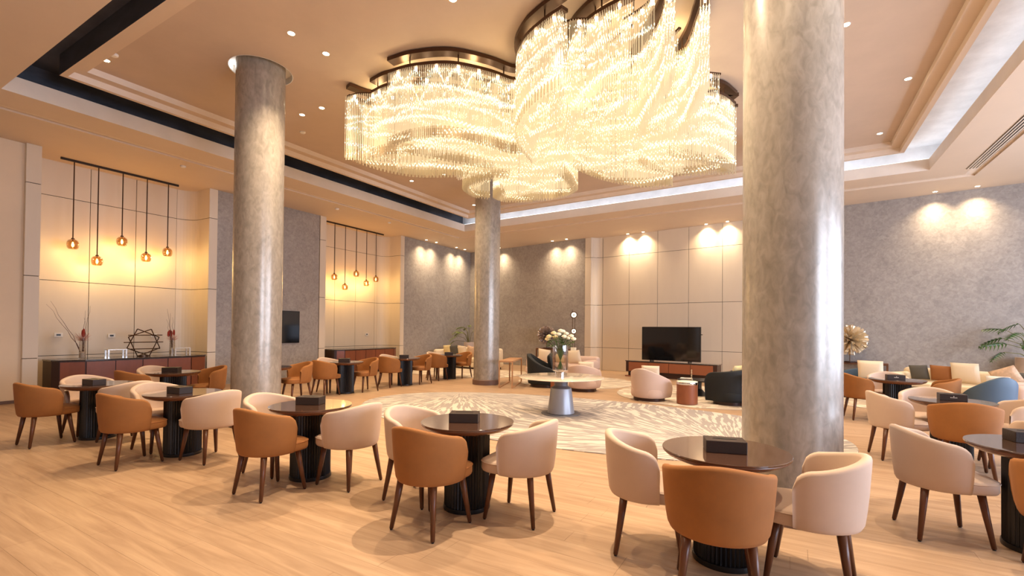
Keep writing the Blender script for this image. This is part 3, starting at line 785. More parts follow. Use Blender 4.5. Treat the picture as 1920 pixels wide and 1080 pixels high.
# ------------------------------------------------------------------ marble table with flowers
mt = thing('marble_table', 'large round marble table on a silver-grey conical pedestal', 'table', (-3.52, 7.72, .012))
auto_smooth(MB().lathe([(.0, .615), (.60, .622), (.745, .640), (.76, .650), (.757, .656), (.745, .660), (0, .660)], 96).build('marble_top', 'marble', mt))
auto_smooth(MB().lathe([(.24, .020), (.185, .44), (.178, .455), (.125, .475)], 48).build('cone', 'silver_paint', mt))
auto_smooth(MB().lathe([(.178, .452), (.182, .46), (.13, .49), (.12, .5), (.12, .62)], 48, cap=False).build('neck', 'silver_dark', mt))
auto_smooth(MB().lathe([(.0, 0), (.345, 0), (.35, .006), (.345, .014), (.0, .02)], 64).build('foot_disc', 'silver_dark', mt))
vx, vy, vz = -3.47, 7.57, .673
va = thing('flower_vase', 'tall clear cylinder glass vase on the marble table', 'vase', (vx, vy, vz))
auto_smooth(MB().lathe([(.085, .0), (.09, .10), (.128, .12), (.135, .13), (.135, .56), (.130, .56), (.129, .135), (.12, .13), (.0, .12)], 40, cap=False).build('glass_body', 'clear_glass', va), 30)
auto_smooth(MB().lathe([(.075, .0), (.078, .095), (.0, .1)], 32).build('chrome_foot', 'chrome', va))
rf = random.Random(12)
flows = [(-.20, .70, 'c'), (-.13, .76, 'c'), (-.04, .74, 'w'), (.05, .79, 'w'), (.11, .75, 'w'), (.18, .71, 'w'), (.22, .66, 'w'), (-.22, .65, 'c'), (.0, .80, 'w'), (-.08, .69, 'c'), (.14, .67, 'w'), (.06, .70, 'w')]
FPOS = ['low on the left', 'second from left, high', 'left of the middle', 'right of the middle, high', 'upper right', 'right side', 'far right, lowest', 'far left edge', 'topmost', 'lower middle left', 'lower right', 'centre front']
rx, ry = math.cos(PSI), math.sin(PSI)
for k, (u, z, c) in enumerate(flows):
    dv = rf.uniform(-.12, .12); hx, hy = u*rx-dv*ry, u*ry+dv*rx
    f = thing('chrysanthemum', ('cream' if c == 'c' else 'white')+' chrysanthemum in the glass vase on the marble table, '+FPOS[k], 'flower', (vx, vy, vz), group='%s chrysanthemums in the glass vase' % ('cream' if c == 'c' else 'white'))
    MB().tube([(-hx*.25, -hy*.25, .14), (hx*.35, hy*.35, .5), (hx, hy, z-.02)], .005, 5).build('stem', 'leaf_stem', f)
    mb = MB()
    for ringi, (np_, rr, tz) in enumerate([(14, .072, .1), (13, .062, .45), (10, .048, .8), (7, .03, 1.15), (4, .014, 1.4)]):
        for q in range(np_):
            a = 2*PI*q/np_+ringi*.3; ca, sa = math.cos(a), math.sin(a); tip = (hx+rr*ca*math.cos(tz*.6), hy+rr*sa*math.cos(tz*.6), z+rr*math.sin(tz)*.9)
            w_ = .012; pxx, pyy = -sa*w_, ca*w_; mid = (hx+rr*.6*ca, hy+rr*.6*sa, z+rr*.62*math.sin(tz)+.012)
            mb.add([(hx, hy, z-.01), (mid[0]+pxx, mid[1]+pyy, mid[2]), tip, (mid[0]-pxx, mid[1]-pyy, mid[2])], [(0, 1, 2, 3)])
    mb.lathe([(0, -.02), (.04, -.005), (.05, .015), (.035, .035), (0, .045)], 10, (hx, hy, z))
    mb.build('flower_head', 'petal_cream' if c == 'c' else 'petal_white', f)
    lm = MB()
    for q in range(9):
        a = rf.uniform(0, 6.28); t_ = rf.uniform(.75, .93); bx, by, bz = hx*t_, hy*t_, z*t_+.02; l = rf.uniform(.06, .10)
        ex, ey, ez = bx+l*math.cos(a), by+l*math.sin(a), bz+rf.uniform(-.05, .03)
        nx, ny = -math.sin(a)*.018, math.cos(a)*.018; mx_, my_, mz_ = (bx+ex)/2, (by+ey)/2, (bz+ez)/2+.01
        lm.add([(bx, by, bz), (mx_+nx, my_+ny, mz_), (ex, ey, ez), (mx_-nx, my_-ny, mz_)], [(0, 1, 2, 3)])
    lm.build('leaves', 'leaf_stem', f)['kind'] = 'stuff'

# ------------------------------------------------------------------ lounge furniture
def cushion(name, label, m, x, y, z, w_, h, d, rz=0, tilt=0, roll=0, group=None):
    """a plump square cushion standing on its lower edge"""
    n = 12; vs = []; fs = []
    for side in (1, -1):
        for i in range(n+1):
            for j in range(n+1):
                u, v = i/n*2-1, j/n*2-1
                puff = (max(0, 1-u*u)*max(0, 1-v*v))**.42
                k = 1-.05*(u*u*v*v)+.0; pin = 1-.07*(1-abs(v)**2)*abs(u)**3; pin2 = 1-.07*(1-abs(u)**2)*abs(v)**3
                vs.append((u*w_/2*k*pin, side*d/2*puff, v*h/2*k*pin2+h/2))
    N = (n+1)**2
    for i in range(n):
        for j in range(n):
            a = i*(n+1)+j; fs.append((a, a+n+1, a+n+2, a+1)); fs.append((N+a, N+a+1, N+a+n+2, N+a+n+1))
    mb = MB().add(vs, fs)
    o = mb.build(name, m, None, smooth=True)
    o.matrix_world = Matrix.Translation((x, y, z)) @ Matrix.Rotation(rz, 4, 'Z') @ Matrix.Rotation(tilt, 4, 'X') @ Matrix.Rotation(roll, 4, 'Y')
    tag(o, label, 'cushion', group); return o
def lounge_chair(name, label, m, x, y, rz, r=.40, h=.69, hf=.50, front=.22, seat=.40, base=True, group=None, cat='armchair', th=.10, rnd=.16):
    t = thing(name, label, cat, (x, y, 0), rz, group)
    tub_shell(Rr=r, front=front, zb=.075, hb=h, hf=hf, th=th, nseg=36, rnd=rnd, flare=.015).build('shell', m, t, smooth=True)
    o = lambda k: seat_outline(k, 40, r-.03, -r+.03, front+.02)
    loft([(o(.9), .08), (o(.97), .10), (o(1), .14), (o(1), seat-.15), (o(.97), seat-.13)]).build('seat_base', m, t, smooth=True)
    o2 = lambda k: seat_outline(k, 40, r-th, -r+th, front+.05)
    loft([(o2(.95), seat-.125), (o2(1), seat-.10), (o2(1), seat-.03), (o2(.93), seat-.005), (o2(.6), seat+.01), (o2(.1), seat+.015)]).build('seat_cushion', m, t, smooth=True)
    pl = [(px, py) for px, py in seat_outline(1, 40, r*.80, -r*.80, front*.8)]
    loft([(pl, 0), (pl, .085)]).build('plinth', 'dark_frame', t)
    return t
def drum(name, label, x, y, r, h, m, topm, ringm='chrome', sx=1, cat='side table', z0=0):
    t = thing(name, label, cat, (x, y, z0))
    auto_smooth(MB().lathe([(r*.94, 0), (r*.94, .02), (r, .022), (r, h-.06)], 48, sx=sx).build('drum_body', m, t))
    auto_smooth(MB().lathe([(r+.002, h-.06), (r+.004, h-.055), (r+.004, h-.018), (r+.002, h-.012)], 48, sx=sx).build('metal_band', ringm, t))
    auto_smooth(MB().lathe([(r-.002, h-.02), (r-.002, h-.002), (r-.008, h), (0, h)], 48, sx=sx).build('top', topm, t))
    return t
def frame_table(label, x, y, rz, w_, d, h, m='wood_mid', th=.032):
    t = thing('frame_side_table', label, 'side table', (x, y, 0), rz)
    box('tabletop', m, -w_/2, w_/2, -d/2, d/2, h-.04, h, t, bevel=.003)
    for sx in (-1, 1):
        for sy in (-1, 1): box('leg', m, sx*(w_/2-th/2)-th/2, sx*(w_/2-th/2)+th/2, sy*(d/2-th/2)-th/2, sy*(d/2-th/2)+th/2, 0, h-.04, t)
        box('floor_rail', m, sx*(w_/2-th/2)-th/2, sx*(w_/2-th/2)+th/2, -d/2+th, d/2-th, 0, .03, t)
    return t
def sofa(name, label, m, x, y, rz, L, D=.95, seat=.42, h=.72, arm=.18, nc=3, arms=(1, 1)):
    """local: length along x, front towards -y, origin back-centre"""
    t = thing(name, label, 'sofa', (x, y, 0), rz)
    box('plinth', 'dark_frame', -L/2+.08, L/2-.08, -D+.08, -.06, 0, .07, t)
    box('base', m, -L/2, L/2, -D, 0, .07, .26, t, bevel=.04, seg=3)
    box('back', m, -L/2, L/2, -.24, 0, .24, h, t, bevel=.09, seg=4)
    a0, a1 = -L/2, L/2
    if arms[0]: box('armrest', m, -L/2, -L/2+arm, -D+.02, -.08, .24, h-.10, t, bevel=.08, seg=4); a0 += arm
    if arms[1]: box('armrest', m, L/2-arm, L/2, -D+.02, -.08, .24, h-.10, t, bevel=.08, seg=4); a1 -= arm
    for k in range(nc): box('seat_cushion', m, a0+(a1-a0)*k/nc+.004, a0+(a1-a0)*(k+1)/nc-.004, -D-.01, -.22, .262, seat, t, bevel=.045, seg=4)
    for o in t.children:
        if o.name.split('.')[0] != 'plinth':
            for p in o.data.polygons: p.use_smooth = True
    return t
# cream swivel chairs and tables near the television
lounge_chair('swivel_armchair', 'cream round-backed armchair in front of the television, back to us', 'blush_boucle', -2.62, 10.38, R(-18), r=.40, h=.70, hf=.46, front=.22)
cushion('cushion', 'cream cushion showing above the cream armchair before the television', 'cushion_cream', -2.62, 10.42, .43, .40, .33, .14, R(5), R(12))
lounge_chair('swivel_armchair', 'cream round-backed armchair behind the right half of marble table', 'blush_boucle', -4.42, 11.05, R(5), r=.39, h=.66, hf=.50, front=.2)
cushion('cushion', 'cream cushion on the armchair behind the marble table', 'cushion_cream', -4.42, 11.2, .42, .42, .30, .12, R(8), R(10))
drum('drum_table', 'oval copper-brown drum side table with cream top and chrome band', -1.83, 10.22, .205, .47, 'rust_drum' if 'rust_drum' in MATS else 'rust_leather', 'petal_white')
lounge_chair('velvet_armchair', 'black velvet armchair right of the copper drum table', 'black_velvet', -1.12, 10.80, R(68), r=.46, h=.74, hf=.66, front=.26)
cushion('cushion', 'yellow cushion peeping over the right black armchair', 'cushion_yellow', -.98, 11.0, .47, .42, .33, .12, R(68), R(10))
frame_table('walnut frame side table in front of the right black armchair', -.40, 10.35, R(4), .66, .42, .66)
lt = thing('low_table', 'low black coffee table behind the copper drum table', 'coffee table', (-1.9, 11.75, .01))
auto_smooth(MB().lathe([(.38, .33), (.42, .34), (.42, .36), (0, .362)], 48).build('tabletop', 'black_lacquer', lt)); auto_smooth(MB().lathe([(.25, 0), (.12, .15), (.12, .33)], 32).build('foot', 'black_lacquer', lt))
cs = thing('candle_ornament', 'small gold beaded ornament on the low black table', 'ornament', (-1.98, 11.6, .372))
mbx = MB()
for k in range(5): mbx.lathe([(0, 0), (.016, .012), (.018, .022), (.0, .04)], 8, (0, 0, .03+k*.042))
mbx.build('beads', 'gold_leafed', cs); MB().lathe([(.03, 0), (.032, .02), (.01, .035)], 12).build('foot', 'gold_leafed', cs)
mg = box('magazine', 'cushion_white', -.12, .12, -.08, .08, 0, .02); mg.location = (-2.13, 11.75, .372); tag(mg, 'pale magazine lying on the low black coffee table', 'magazine')

# television on its low sideboard
sb = thing('tv_sideboard', 'long low rust-brown sideboard carrying the large television', 'sideboard', (-4.68, 15.38, 0), R(-6.6))
box('plinth', 'dark_frame', .06, 2.72, .06, .42, 0, .16, sb)
box('foot_plate', 'rust_leather', -.02, .40, -.02, .46, 0, .03, sb)
box('carcass', 'dark_frame', 0, 2.84, .0, .48, .16, .495, sb)
for k in range(4): box('drawer', 'rust_leather', .10+k*.66, .10+(k+1)*.66-.012, -.014, 0, .18, .475, sb, bevel=.003)
box('stone_top', 'stone_dark', -.02, 2.86, -.02, .50, .495, .52, sb, bevel=.004)
t2 = thing('large_television', 'large black flat television standing on the low rust sideboard', 'television', (-3.28, 15.47, .52), R(-6.6))
box('casing', 'black_plastic', -.93, .93, -.02, .03, .03, 1.11, t2, bevel=.004)
box('screen', 'black_screen', -.915, .915, -.023, -.019, .045, 1.095, t2)
for sx in (-.6, .6): box('stand_foot', 'black_plastic', sx-.02, sx+.02, -.13, .14, 0, .035, t2)
box('remote_sensor', 'black_plastic', .92, .98, -.03, -.0, .86, .885, t2)

# left lounge
sofa('cream_sofa', 'cream sofa against the far wall partly behind the distant column', 'sofa_cream', -10.75, 15.42, EANG, 2.9, nc=3, h=.78)
for k, (dx, m, lb) in enumerate([(-1.05, 'cushion_yellow', 'pale yellow cushion at the left end of the cream sofa behind the column'), (-.70, 'cushion_grey', 'dark grey cushion on the cream sofa behind the distant column'),
                                 (-.28, 'cushion_cream', 'cream cushion left of the distant column'), (.20, 'cushion_pattern', 'blush cushion on its point beside the distant column'), (1.05, 'cushion_cream', 'cream cushion at the right end of sofa behind the column')]):
    p = Vector((-10.75, 15.42, 0))+Vector((math.cos(EANG), math.sin(EANG), 0))*dx+Vector((math.sin(EANG), -math.cos(EANG), 0))*(.42)
    cushion('cushion', lb, m, p.x, p.y, .43, .46, .44, .15, EANG, R(14), R(10) if k == 3 else R(rf.uniform(-6, 6)))
frame_table('light oak frame side table right of the distant column', -6.5, 11.0, R(20), .37, 1.45, .70, 'wood_light')
lounge_chair('velvet_armchair', 'black velvet armchair with a black cushion left of the marble table', 'black_velvet', -5.62, 11.35, R(-72), r=.50, h=.86, hf=.50, front=.30, seat=.42)
cushion('cushion', 'black cushion in the left black velvet armchair', 'cushion_black', -5.55, 11.55, .44, .44, .40, .14, R(-60), R(12))
drum('drum_table', 'rust red drum table under the rim of the marble table', -4.86, 10.36, .13, .45, 'rust_leather', 'rust_leather', 'rust_leather')
sofa('blush_sofa', 'blush sofa seat behind the black armchair, below the spiky sculpture', 'blush_boucle', -6.35, 14.6, R(-7), 2.3, nc=2, h=.66)
for dx, m, lb, sz in [(-.75, 'cushion_cream', 'pale cream cushion highest behind the left black armchair', .5), (-.42, 'cushion_grey', 'small dark grey cushion behind the left black armchair', .36), (-.15, 'cushion_yellow', 'small yellow cushion behind the left black armchair', .34), (.42, 'cushion_cream', 'blush square cushion left of the flower vase', .5)]:
    cushion('cushion', lb, m, -6.35+dx, 14.15-dx*.12, .43, sz, sz*.9, .15, R(-7), R(14), R(rf.uniform(-8, 8)))
def console(label, s, L, H=.80, D=.36, m='wood_mid'):
    p = fwp(s, .05+D/2); t = thing('console_table', label, 'console table', (p.x, p.y, 0), EANG)
    box('tabletop', m, -L/2, L/2, -D/2, D/2, H-.05, H, t, bevel=.003); box('tray', 'dark_frame', -L/2+.3, L/2-.4, -D/2+.05, D/2-.05, H, H+.018, t)
    for sx in (-1, 1):
        for sy in (-1, 1): box('leg', m, sx*(L/2-.022)-.022, sx*(L/2-.022)+.022, sy*(D/2-.022)-.022, sy*(D/2-.022)+.022, 0, H-.05, t)
        box('stretcher', m, sx*(L/2-.022)-.02, sx*(L/2-.022)+.02, -D/2+.04, D/2-.04, 0, .03, t)
    return t
console('walnut console table against the grey wall below the spiky sculpture', 4.85, 1.7, .77)
console('walnut console table against the right grey wall below starburst sculpture', 13.75, 2.5, .71)
def starburst(label, x, y, z, r, n, m, seed, h0=.1):
    t = thing('starburst_sculpture', label, 'sculpture', (x, y, z))
    MB().tube([(0, 0, 0), (0, 0, .02)], .12, 16).build('base', 'dark_frame', t); MB().tube([(0, 0, .02), (0, 0, h0+r*.4)], .012, 8).build('stand_rod', 'bronze_metal', t)
    c = Vector((0, 0, h0+r)); auto_smooth(MB().lathe([(0, -.3*r), (.2*r, -.22*r), (.3*r, 0), (.2*r, .22*r), (0, .3*r)], 16, tuple(c)).build('core', 'dark_frame', t))
    me = MB().add([(0, 0, 0), (.045*r*2, 0, .62*r), (-.03*r*2, .04*r*2, .62*r), (-.03*r*2, -.04*r*2, .62*r), (.02, 0, r), (-.09*r, .1*r, .93*r), (-.09*r, -.1*r, .93*r), (0, 0, .72*r)],
              [(0, 2, 1), (0, 3, 2), (0, 1, 3), (1, 2, 5), (1, 5, 7), (2, 3, 6), (2, 6, 5), (3, 1, 4), (3, 4, 6), (5, 6, 7), (1, 7, 4), (4, 7, 6)]).mesh('spike', m)
    rnd = random.Random(seed)
    for k in range(n):
        zz = 1-2*(k+.5)/n; a = k*2.399963; q = math.sqrt(1-zz*zz); d = Vector((q*math.cos(a), q*math.sin(a), zz))
        o = bpy.data.objects.new('spike', me); COL.objects.link(o); o.parent = t; o.location = c
        o.rotation_mode = 'QUATERNION'; o.rotation_quaternion = d.to_track_quat('Z', 'Y') @ Matrix.Rotation(rnd.uniform(0, 6), 3, 'Z').to_quaternion()
p = fwp(4.55, .46); starburst('spiky dark metal sphere sculpture on console left of the flowers', p.x, p.y, .788, .38, 110, 'silver_gilt', 3, .12)
p = fwp(14.2, .46); starburst('gilded starburst sphere sculpture on the right-hand console', p.x, p.y, .728, .42, 96, 'gold_leafed', 5, .16)
# lamp on its round side table
drum('lamp_table', 'dark brown round side table carrying the two-disc lamp', -6.44, 15.12, .24, .60, 'rust_wood', 'marble', 'dark_frame')
la = thing('disc_lamp', 'tall lamp with two glowing discs on a marble block', 'lamp', (-6.44, 15.12, .60))
box('marble_block', 'petal_white', -.075, .075, -.075, .075, 0, .30, la, bevel=.004)
for sx in (-.04, .04): MB().tube([(sx*rx, sx*ry, .3), (sx*rx, sx*ry, 1.32)], .008, 8).build('stem_rod', 'bronze_metal', la)
for z, r_ in ((.86, .10), (1.42, .12)):
    o = auto_smooth(MB().lathe([(r_, -.02), (r_*1.02, 0), (r_, .02), (r_*.72, .022), (0, .022)], 32).build('lamp_disc', 'bronze_metal', la)); o.location = (0, 0, z); o.rotation_euler = (R(90), 0, PSI)
    o2 = MB().lathe([(r_*.72, .023), (r_*.70, .028), (.025, .030)], 32, cap=False).build('glow_disc', 'lamp_disc', o)
    MB().lathe([(.02, .02), (.02, .034), (0, .036)], 12).build('disc_knob', 'bronze_metal', o)
MB().tube([(-.05*rx, -.05*ry, 1.60), (-.05*rx, -.05*ry, 1.5)], .008, 6).build('finial', 'bronze_metal', la)

# right lounge
sofa('corner_sofa', 'long cream sofa below the right grey wall', 'sofa_cream', 3.5, 13.95, R(-35), 2.6, D=1.0, nc=3, h=.70)
sofa('return_sofa', 'pale sofa section at the right edge, its side towards us', 'blush_boucle', 4.3, 11.8, R(-90), 1.0, D=1.0, nc=2, h=.72)
for dx, m, lb, sz, rl, n_ in [(-.84, 'cushion_grey', 'dark grey cushion at the left end of the right sofa', .38, -4, .42), (-.46, 'cushion_brown', 'brown cushion beside the dark grey one on the right sofa', .40, 2, .42), (-.02, 'cushion_cream', 'large cream cushion in the middle of the right sofa', .50, 0, .44),
        (.72, 'cushion_pattern', 'blush patterned cushion tilted on the right sofa', .46, -24, .46)]:
    p = Vector((3.5, 13.95, 0))+Vector((math.cos(R(-35)), math.sin(R(-35)), 0))*dx+Vector((math.sin(R(-35)), -math.cos(R(-35)), 0))*n_
    cushion('cushion', lb, m, p.x, p.y, .44, sz, sz*.93, .16, R(-35), R(14), R(rl))
cushion('cushion', 'white cushion lying low right of the blush patterned cushion', 'cushion_white', 3.52, 12.82, .45, .40, .24, .14, R(-40), R(14))
cushion('cushion', 'dark bolster cushion at the right end of the right sofa', 'cushion_grey', 4.02, 13.12, .50, .46, .26, .16, R(-35), R(14))
lounge_chair('dark_armchair', 'dark blue-grey armchair below the right console, holding a cream cushion', 'blue_fabric', 1.35, 13.4, R(150), r=.45, h=.68, hf=.55, front=.25)
cushion('cushion', 'square cream cushion in the dark armchair below the right console', 'cushion_cream', 1.55, 13.2, .44, .50, .46, .15, R(-20), R(10))
lounge_chair('leather_armchair', 'blue-grey leather armchair with sloping arms at the right', 'blue_leather', 2.62, 10.05, R(22), r=.32, h=.86, hf=.58, front=.14, seat=.44, th=.05, rnd=.26)
bc = thing('coffee_table', 'dark low coffee table before the right sofa', 'coffee table', (2.25, 12.1, .01))
auto_smooth(MB().lathe([(.43, .36), (.46, .37), (.46, .40), (0, .402)], 48).build('tabletop', 'stone_dark', bc)); auto_smooth(MB().lathe([(.30, 0), (.18, .12), (.18, .36)], 32).build('foot', 'dark_frame', bc))

# planters
def leaf_mesh(L, W, lobes, name, m):
    """deeply lobed philodendron leaf lying along +y"""
    vs = []; fs = []; n = lobes
    for i in range(n+1):
        f = i/n; vs.append((0, L*f, .04*math.sin(f*PI)-f*f*.10*L))
    def v(p): vs.append(p); return len(vs)-1
    for s_ in (-1, 1):
        for i in range(n):
            f0 = i/n; f = (i+.5)/n; wd = W*math.sin(PI*(.12+.86*f))**.8*(1.0 if i < n-1 else .6)
            y0, y1 = L*f0, L*(i+1)/n; bend = -f*f*.10*L
            a = v((s_*wd*.45, y0+.28*(y1-y0)+wd*.15, bend+.02)); b = v((s_*wd, y0+.75*(y1-y0)+wd*.45, bend-.03)); c = v((s_*wd*.5, y0+.80*(y1-y0)+wd*.15, bend+.02))
            fs += [(i, a, c, i+1), (a, b, c)]
    return MB().add(vs, fs).mesh(name, m, smooth=True)
def plant(label, x, y, pot_r, pot_h, leaves, lm, seed, potname='planter'):
    t = thing('potted_philodendron', label, 'plant', (x, y, 0))
    auto_smooth(MB().lathe([(pot_r*.72, 0), (pot_r*.86, .1), (pot_r, pot_h*.6), (pot_r, pot_h), (pot_r-.03, pot_h), (pot_r-.035, pot_h-.06), (0, pot_h-.06)], 40).build('pot', 'pot_blush', t))
    MB().lathe([(pot_r-.04, pot_h-.06), (pot_r-.04, pot_h-.04), (0, pot_h-.03)], 24).build('soil', 'soil', t)
    rnd = random.Random(seed); me = leaf_mesh(.46, .24, 7, 'leaf', lm)
    for k, (a, reach, z, sc) in enumerate(leaves):
        dx, dy = math.cos(R(a)), math.sin(R(a)); top = Vector((dx*reach, dy*reach, pot_h+z))
        MB().tube([(dx*.04, dy*.04, pot_h-.05), (dx*reach*.45, dy*reach*.45, pot_h+z*.72), tuple(top)], [.012, .009, .006], 6).build('stalk', 'plant_stem', t)
        o = bpy.data.objects.new('leaf', me); COL.objects.link(o); o.parent = t; o.location = top; o.scale = (sc, sc, sc)
        o.rotation_euler = (R(rnd.uniform(-35, 5)), R(rnd.uniform(-25, 25)), R(a-90+rnd.uniform(-20, 20)))
plant('large philodendron in a blush planter at the right edge', 4.66, 14.93, .30, .98, [(180, .50, .42, 1.0), (205, .55, .30, 1.05), (160, .42, .60, .9), (225, .45, .55, 1.0), (190, .25, .75, .9), (250, .4, .4, .9), (320, .3, .5, .9), (270, .3, .8, 1), (212, .70, .12, .8)], 'leaf_dark', 8)
plant('leafy plant in a pale planter left of the distant column', -11.62, 16.2, .22, .95, [(180, .45, .42, .85), (205, .5, .25, .85), (150, .35, .6, .8), (230, .4, .5, .8), (190, .22, .62, .8), (260, .35, .4, .8), (340, .35, .5, .8), (300, .3, .7, .8), (198, .60, .06, .75)], 'leaf_light', 18)

# ------------------------------------------------------------------ windows on the right wall (daylight side)
wi = 0
for yc in (-.75-1.1, 1.5, 6.0, 10.5, 14.2):
    wi += 1
    wn = thing('window_%d' % wi, kind='structure', loc=(8.62, yc, .25))
    for a in (-1.85, 0, 1.85): box('mullion', 'window_frame', 0, .06, a-.03, a+.03, 0, 3.95, wn)
    box('transom', 'window_frame', 0, .06, -1.88, 1.88, 2.6, 2.66, wn); box('pane', 'clear_glass', .06, .07, -1.88, 1.88, 0, 3.95, wn)

# ------------------------------------------------------------------ chandelier
CH = thing('chandelier', 'huge glowing chandelier of thousands of hanging crystal rods on curved bronze tracks', 'chandelier', (-3.3, 7.0, 5.5))
OX, OY, OZ = -3.3, 7.0, 5.5
curt = [ # plan path, bottom z start/end, wave phase
 ([(-5.13, 5.08), (-4.7, 5.12), (-4.2, 5.33), (-3.85, 5.75), (-3.66, 6.12), (-3.45, 6.2)], 4.15, 4.2),
 ([(-5.80, 5.38), (-5.4, 5.34), (-5.0, 5.48), (-4.5, 5.9), (-4.15, 6.45)], 4.16, 4.1),
 ([(-6.25, 5.25), (-6.12, 5.62), (-5.7, 6.05), (-5.2, 6.35), (-4.6, 6.75), (-4.2, 7.05)], 4.20, 4.05),
 ([(-6.25, 5.25), (-5.95, 5.3), (-5.55, 5.6), (-5.0, 6.0), (-4.4, 6.3)], 4.22, 4.15),
 ([(-4.5, 6.9), (-5.05, 6.98), (-5.4, 7.35), (-5.55, 7.85), (-5.3, 8.1)], 4.15, 4.1),
 ([(-4.7, 7.6), (-5.1, 7.95), (-5.15, 8.4), (-4.75, 8.65), (-4.5, 8.55)], 4.1, 4.1),
 ([(-4.5, 8.3), (-4.4, 8.65), (-3.95, 8.75), (-3.55, 8.35), (-3.4, 7.8), (-3.35, 7.2)], 4.1, 4.15),
 ([(-3.1, 7.3), (-2.95, 7.9), (-2.6, 8.3), (-2.2, 8.55), (-1.8, 8.68)], 4.12, 4.1),
 ([(-2.1, 7.6), (-1.75, 8.2), (-1.2, 8.4), (-.80, 8.72)], 4.1, 4.15),
 ([(-1.65, 7.55), (-1.18, 7.96), (-.98, 8.17), (-.84, 8.6)], 4.2, 4.15),
 ([(-3.45, 6.5), (-3.30, 5.75), (-2.97, 5.36), (-2.62, 5.17), (-2.30, 5.06)], 4.1, 4.3),
 ([(-2.75, 6.2), (-2.45, 5.68), (-2.18, 5.45), (-1.92, 5.33), (-1.55, 5.25)], 4.1, 4.3),
 ([(-1.95, 6.7), (-1.60, 6.17), (-1.38, 5.88), (-1.24, 5.6), (-1.14, 5.3)], 4.1, 4.3),
 ([(-1.40, 6.95), (-1.12, 6.45), (-.97, 6.08), (-.87, 5.8), (-.82, 5.5)], 4.1, 4.3),
 ([(-4.0, 6.6), (-3.4, 6.85), (-2.7, 6.7), (-2.0, 6.85), (-1.3, 7.2), (-.9, 7.5)], 4.12, 4.2),
 ([(-3.9, 7.3), (-3.2, 7.0), (-2.5, 7.2), (-1.8, 7.4), (-1.1, 7.75)], 4.05, 4.15),
 ([(-4.6, 7.3), (-4.2, 7.7), (-3.9, 8.2)], 4.05, 4.1),
]
NMAIN = len(curt)
# inner curtains that fill the body of the chandelier
curt += [
 ([(-3.2, 5.95), (-2.9, 5.75), (-2.5, 5.6), (-2.2, 5.65)], 4.15, 4.15), ([(-3.25, 6.35), (-2.7, 6.05), (-2.1, 5.95), (-1.7, 5.75)], 4.12, 4.15),
 ([(-2.9, 6.5), (-2.2, 6.3), (-1.6, 6.45), (-1.2, 6.1)], 4.15, 4.1), ([(-2.3, 6.9), (-1.7, 6.8), (-1.2, 6.55), (-.95, 6.4)], 4.15, 4.1),
 ([(-3.0, 7.45), (-2.3, 7.6), (-1.6, 7.9), (-1.0, 8.0)], 4.1, 4.15), ([(-2.8, 7.8), (-2.2, 8.0), (-1.5, 8.15)], 4.1, 4.1),
 ([(-4.9, 5.4), (-4.4, 5.6), (-4.0, 6.0), (-3.7, 6.4)], 4.12, 4.15), ([(-5.6, 5.75), (-5.0, 5.8), (-4.4, 6.15), (-3.8, 6.6)], 4.15, 4.1),
 ([(-5.0, 6.6), (-4.4, 6.65), (-3.8, 6.9), (-3.3, 7.3)], 4.08, 4.1), ([(-5.1, 7.3), (-4.6, 7.0), (-4.0, 7.1), (-3.6, 7.6)], 4.06, 4.08),
 ([(-4.95, 8.1), (-4.4, 7.9), (-3.9, 7.7), (-3.5, 7.9)], 4.06, 4.08), ([(-1.75, 5.6), (-1.5, 5.5), (-1.3, 5.35)], 4.2, 4.2), ([(-2.6, 5.4), (-2.3, 5.3), (-1.9, 5.55)], 4.2, 4.2),
]
rods = MB(); beads = MB(); tips = MB(); rc = random.Random(5); nind = 0
me_rod = None
def fast_rod(mb, x, y, z0, z1, r):
    n = len(mb.v); c = r*.5; s_ = r*.866
    mb.v += [(x+r, y, z0), (x-c, y+s_, z0), (x-c, y-s_, z0), (x+r, y, z1), (x-c, y+s_, z1), (x-c, y-s_, z1)]
    mb.f += [(n, n+1, n+4, n+3), (n+1, n+2, n+5, n+4), (n+2, n, n+3, n+5)]
def bead(mb, x, y, z, r, h):
    n = len(mb.v); mb.v += [(x, y, z-h), (x+r, y, z), (x, y+r, z), (x-r, y, z), (x, y-r, z), (x, y, z+h)]
    mb.f += [(n, n+2, n+1), (n, n+3, n+2), (n, n+4, n+3), (n, n+1, n+4), (n+5, n+1, n+2), (n+5, n+2, n+3), (n+5, n+3, n+4), (n+5, n+4, n+1)]
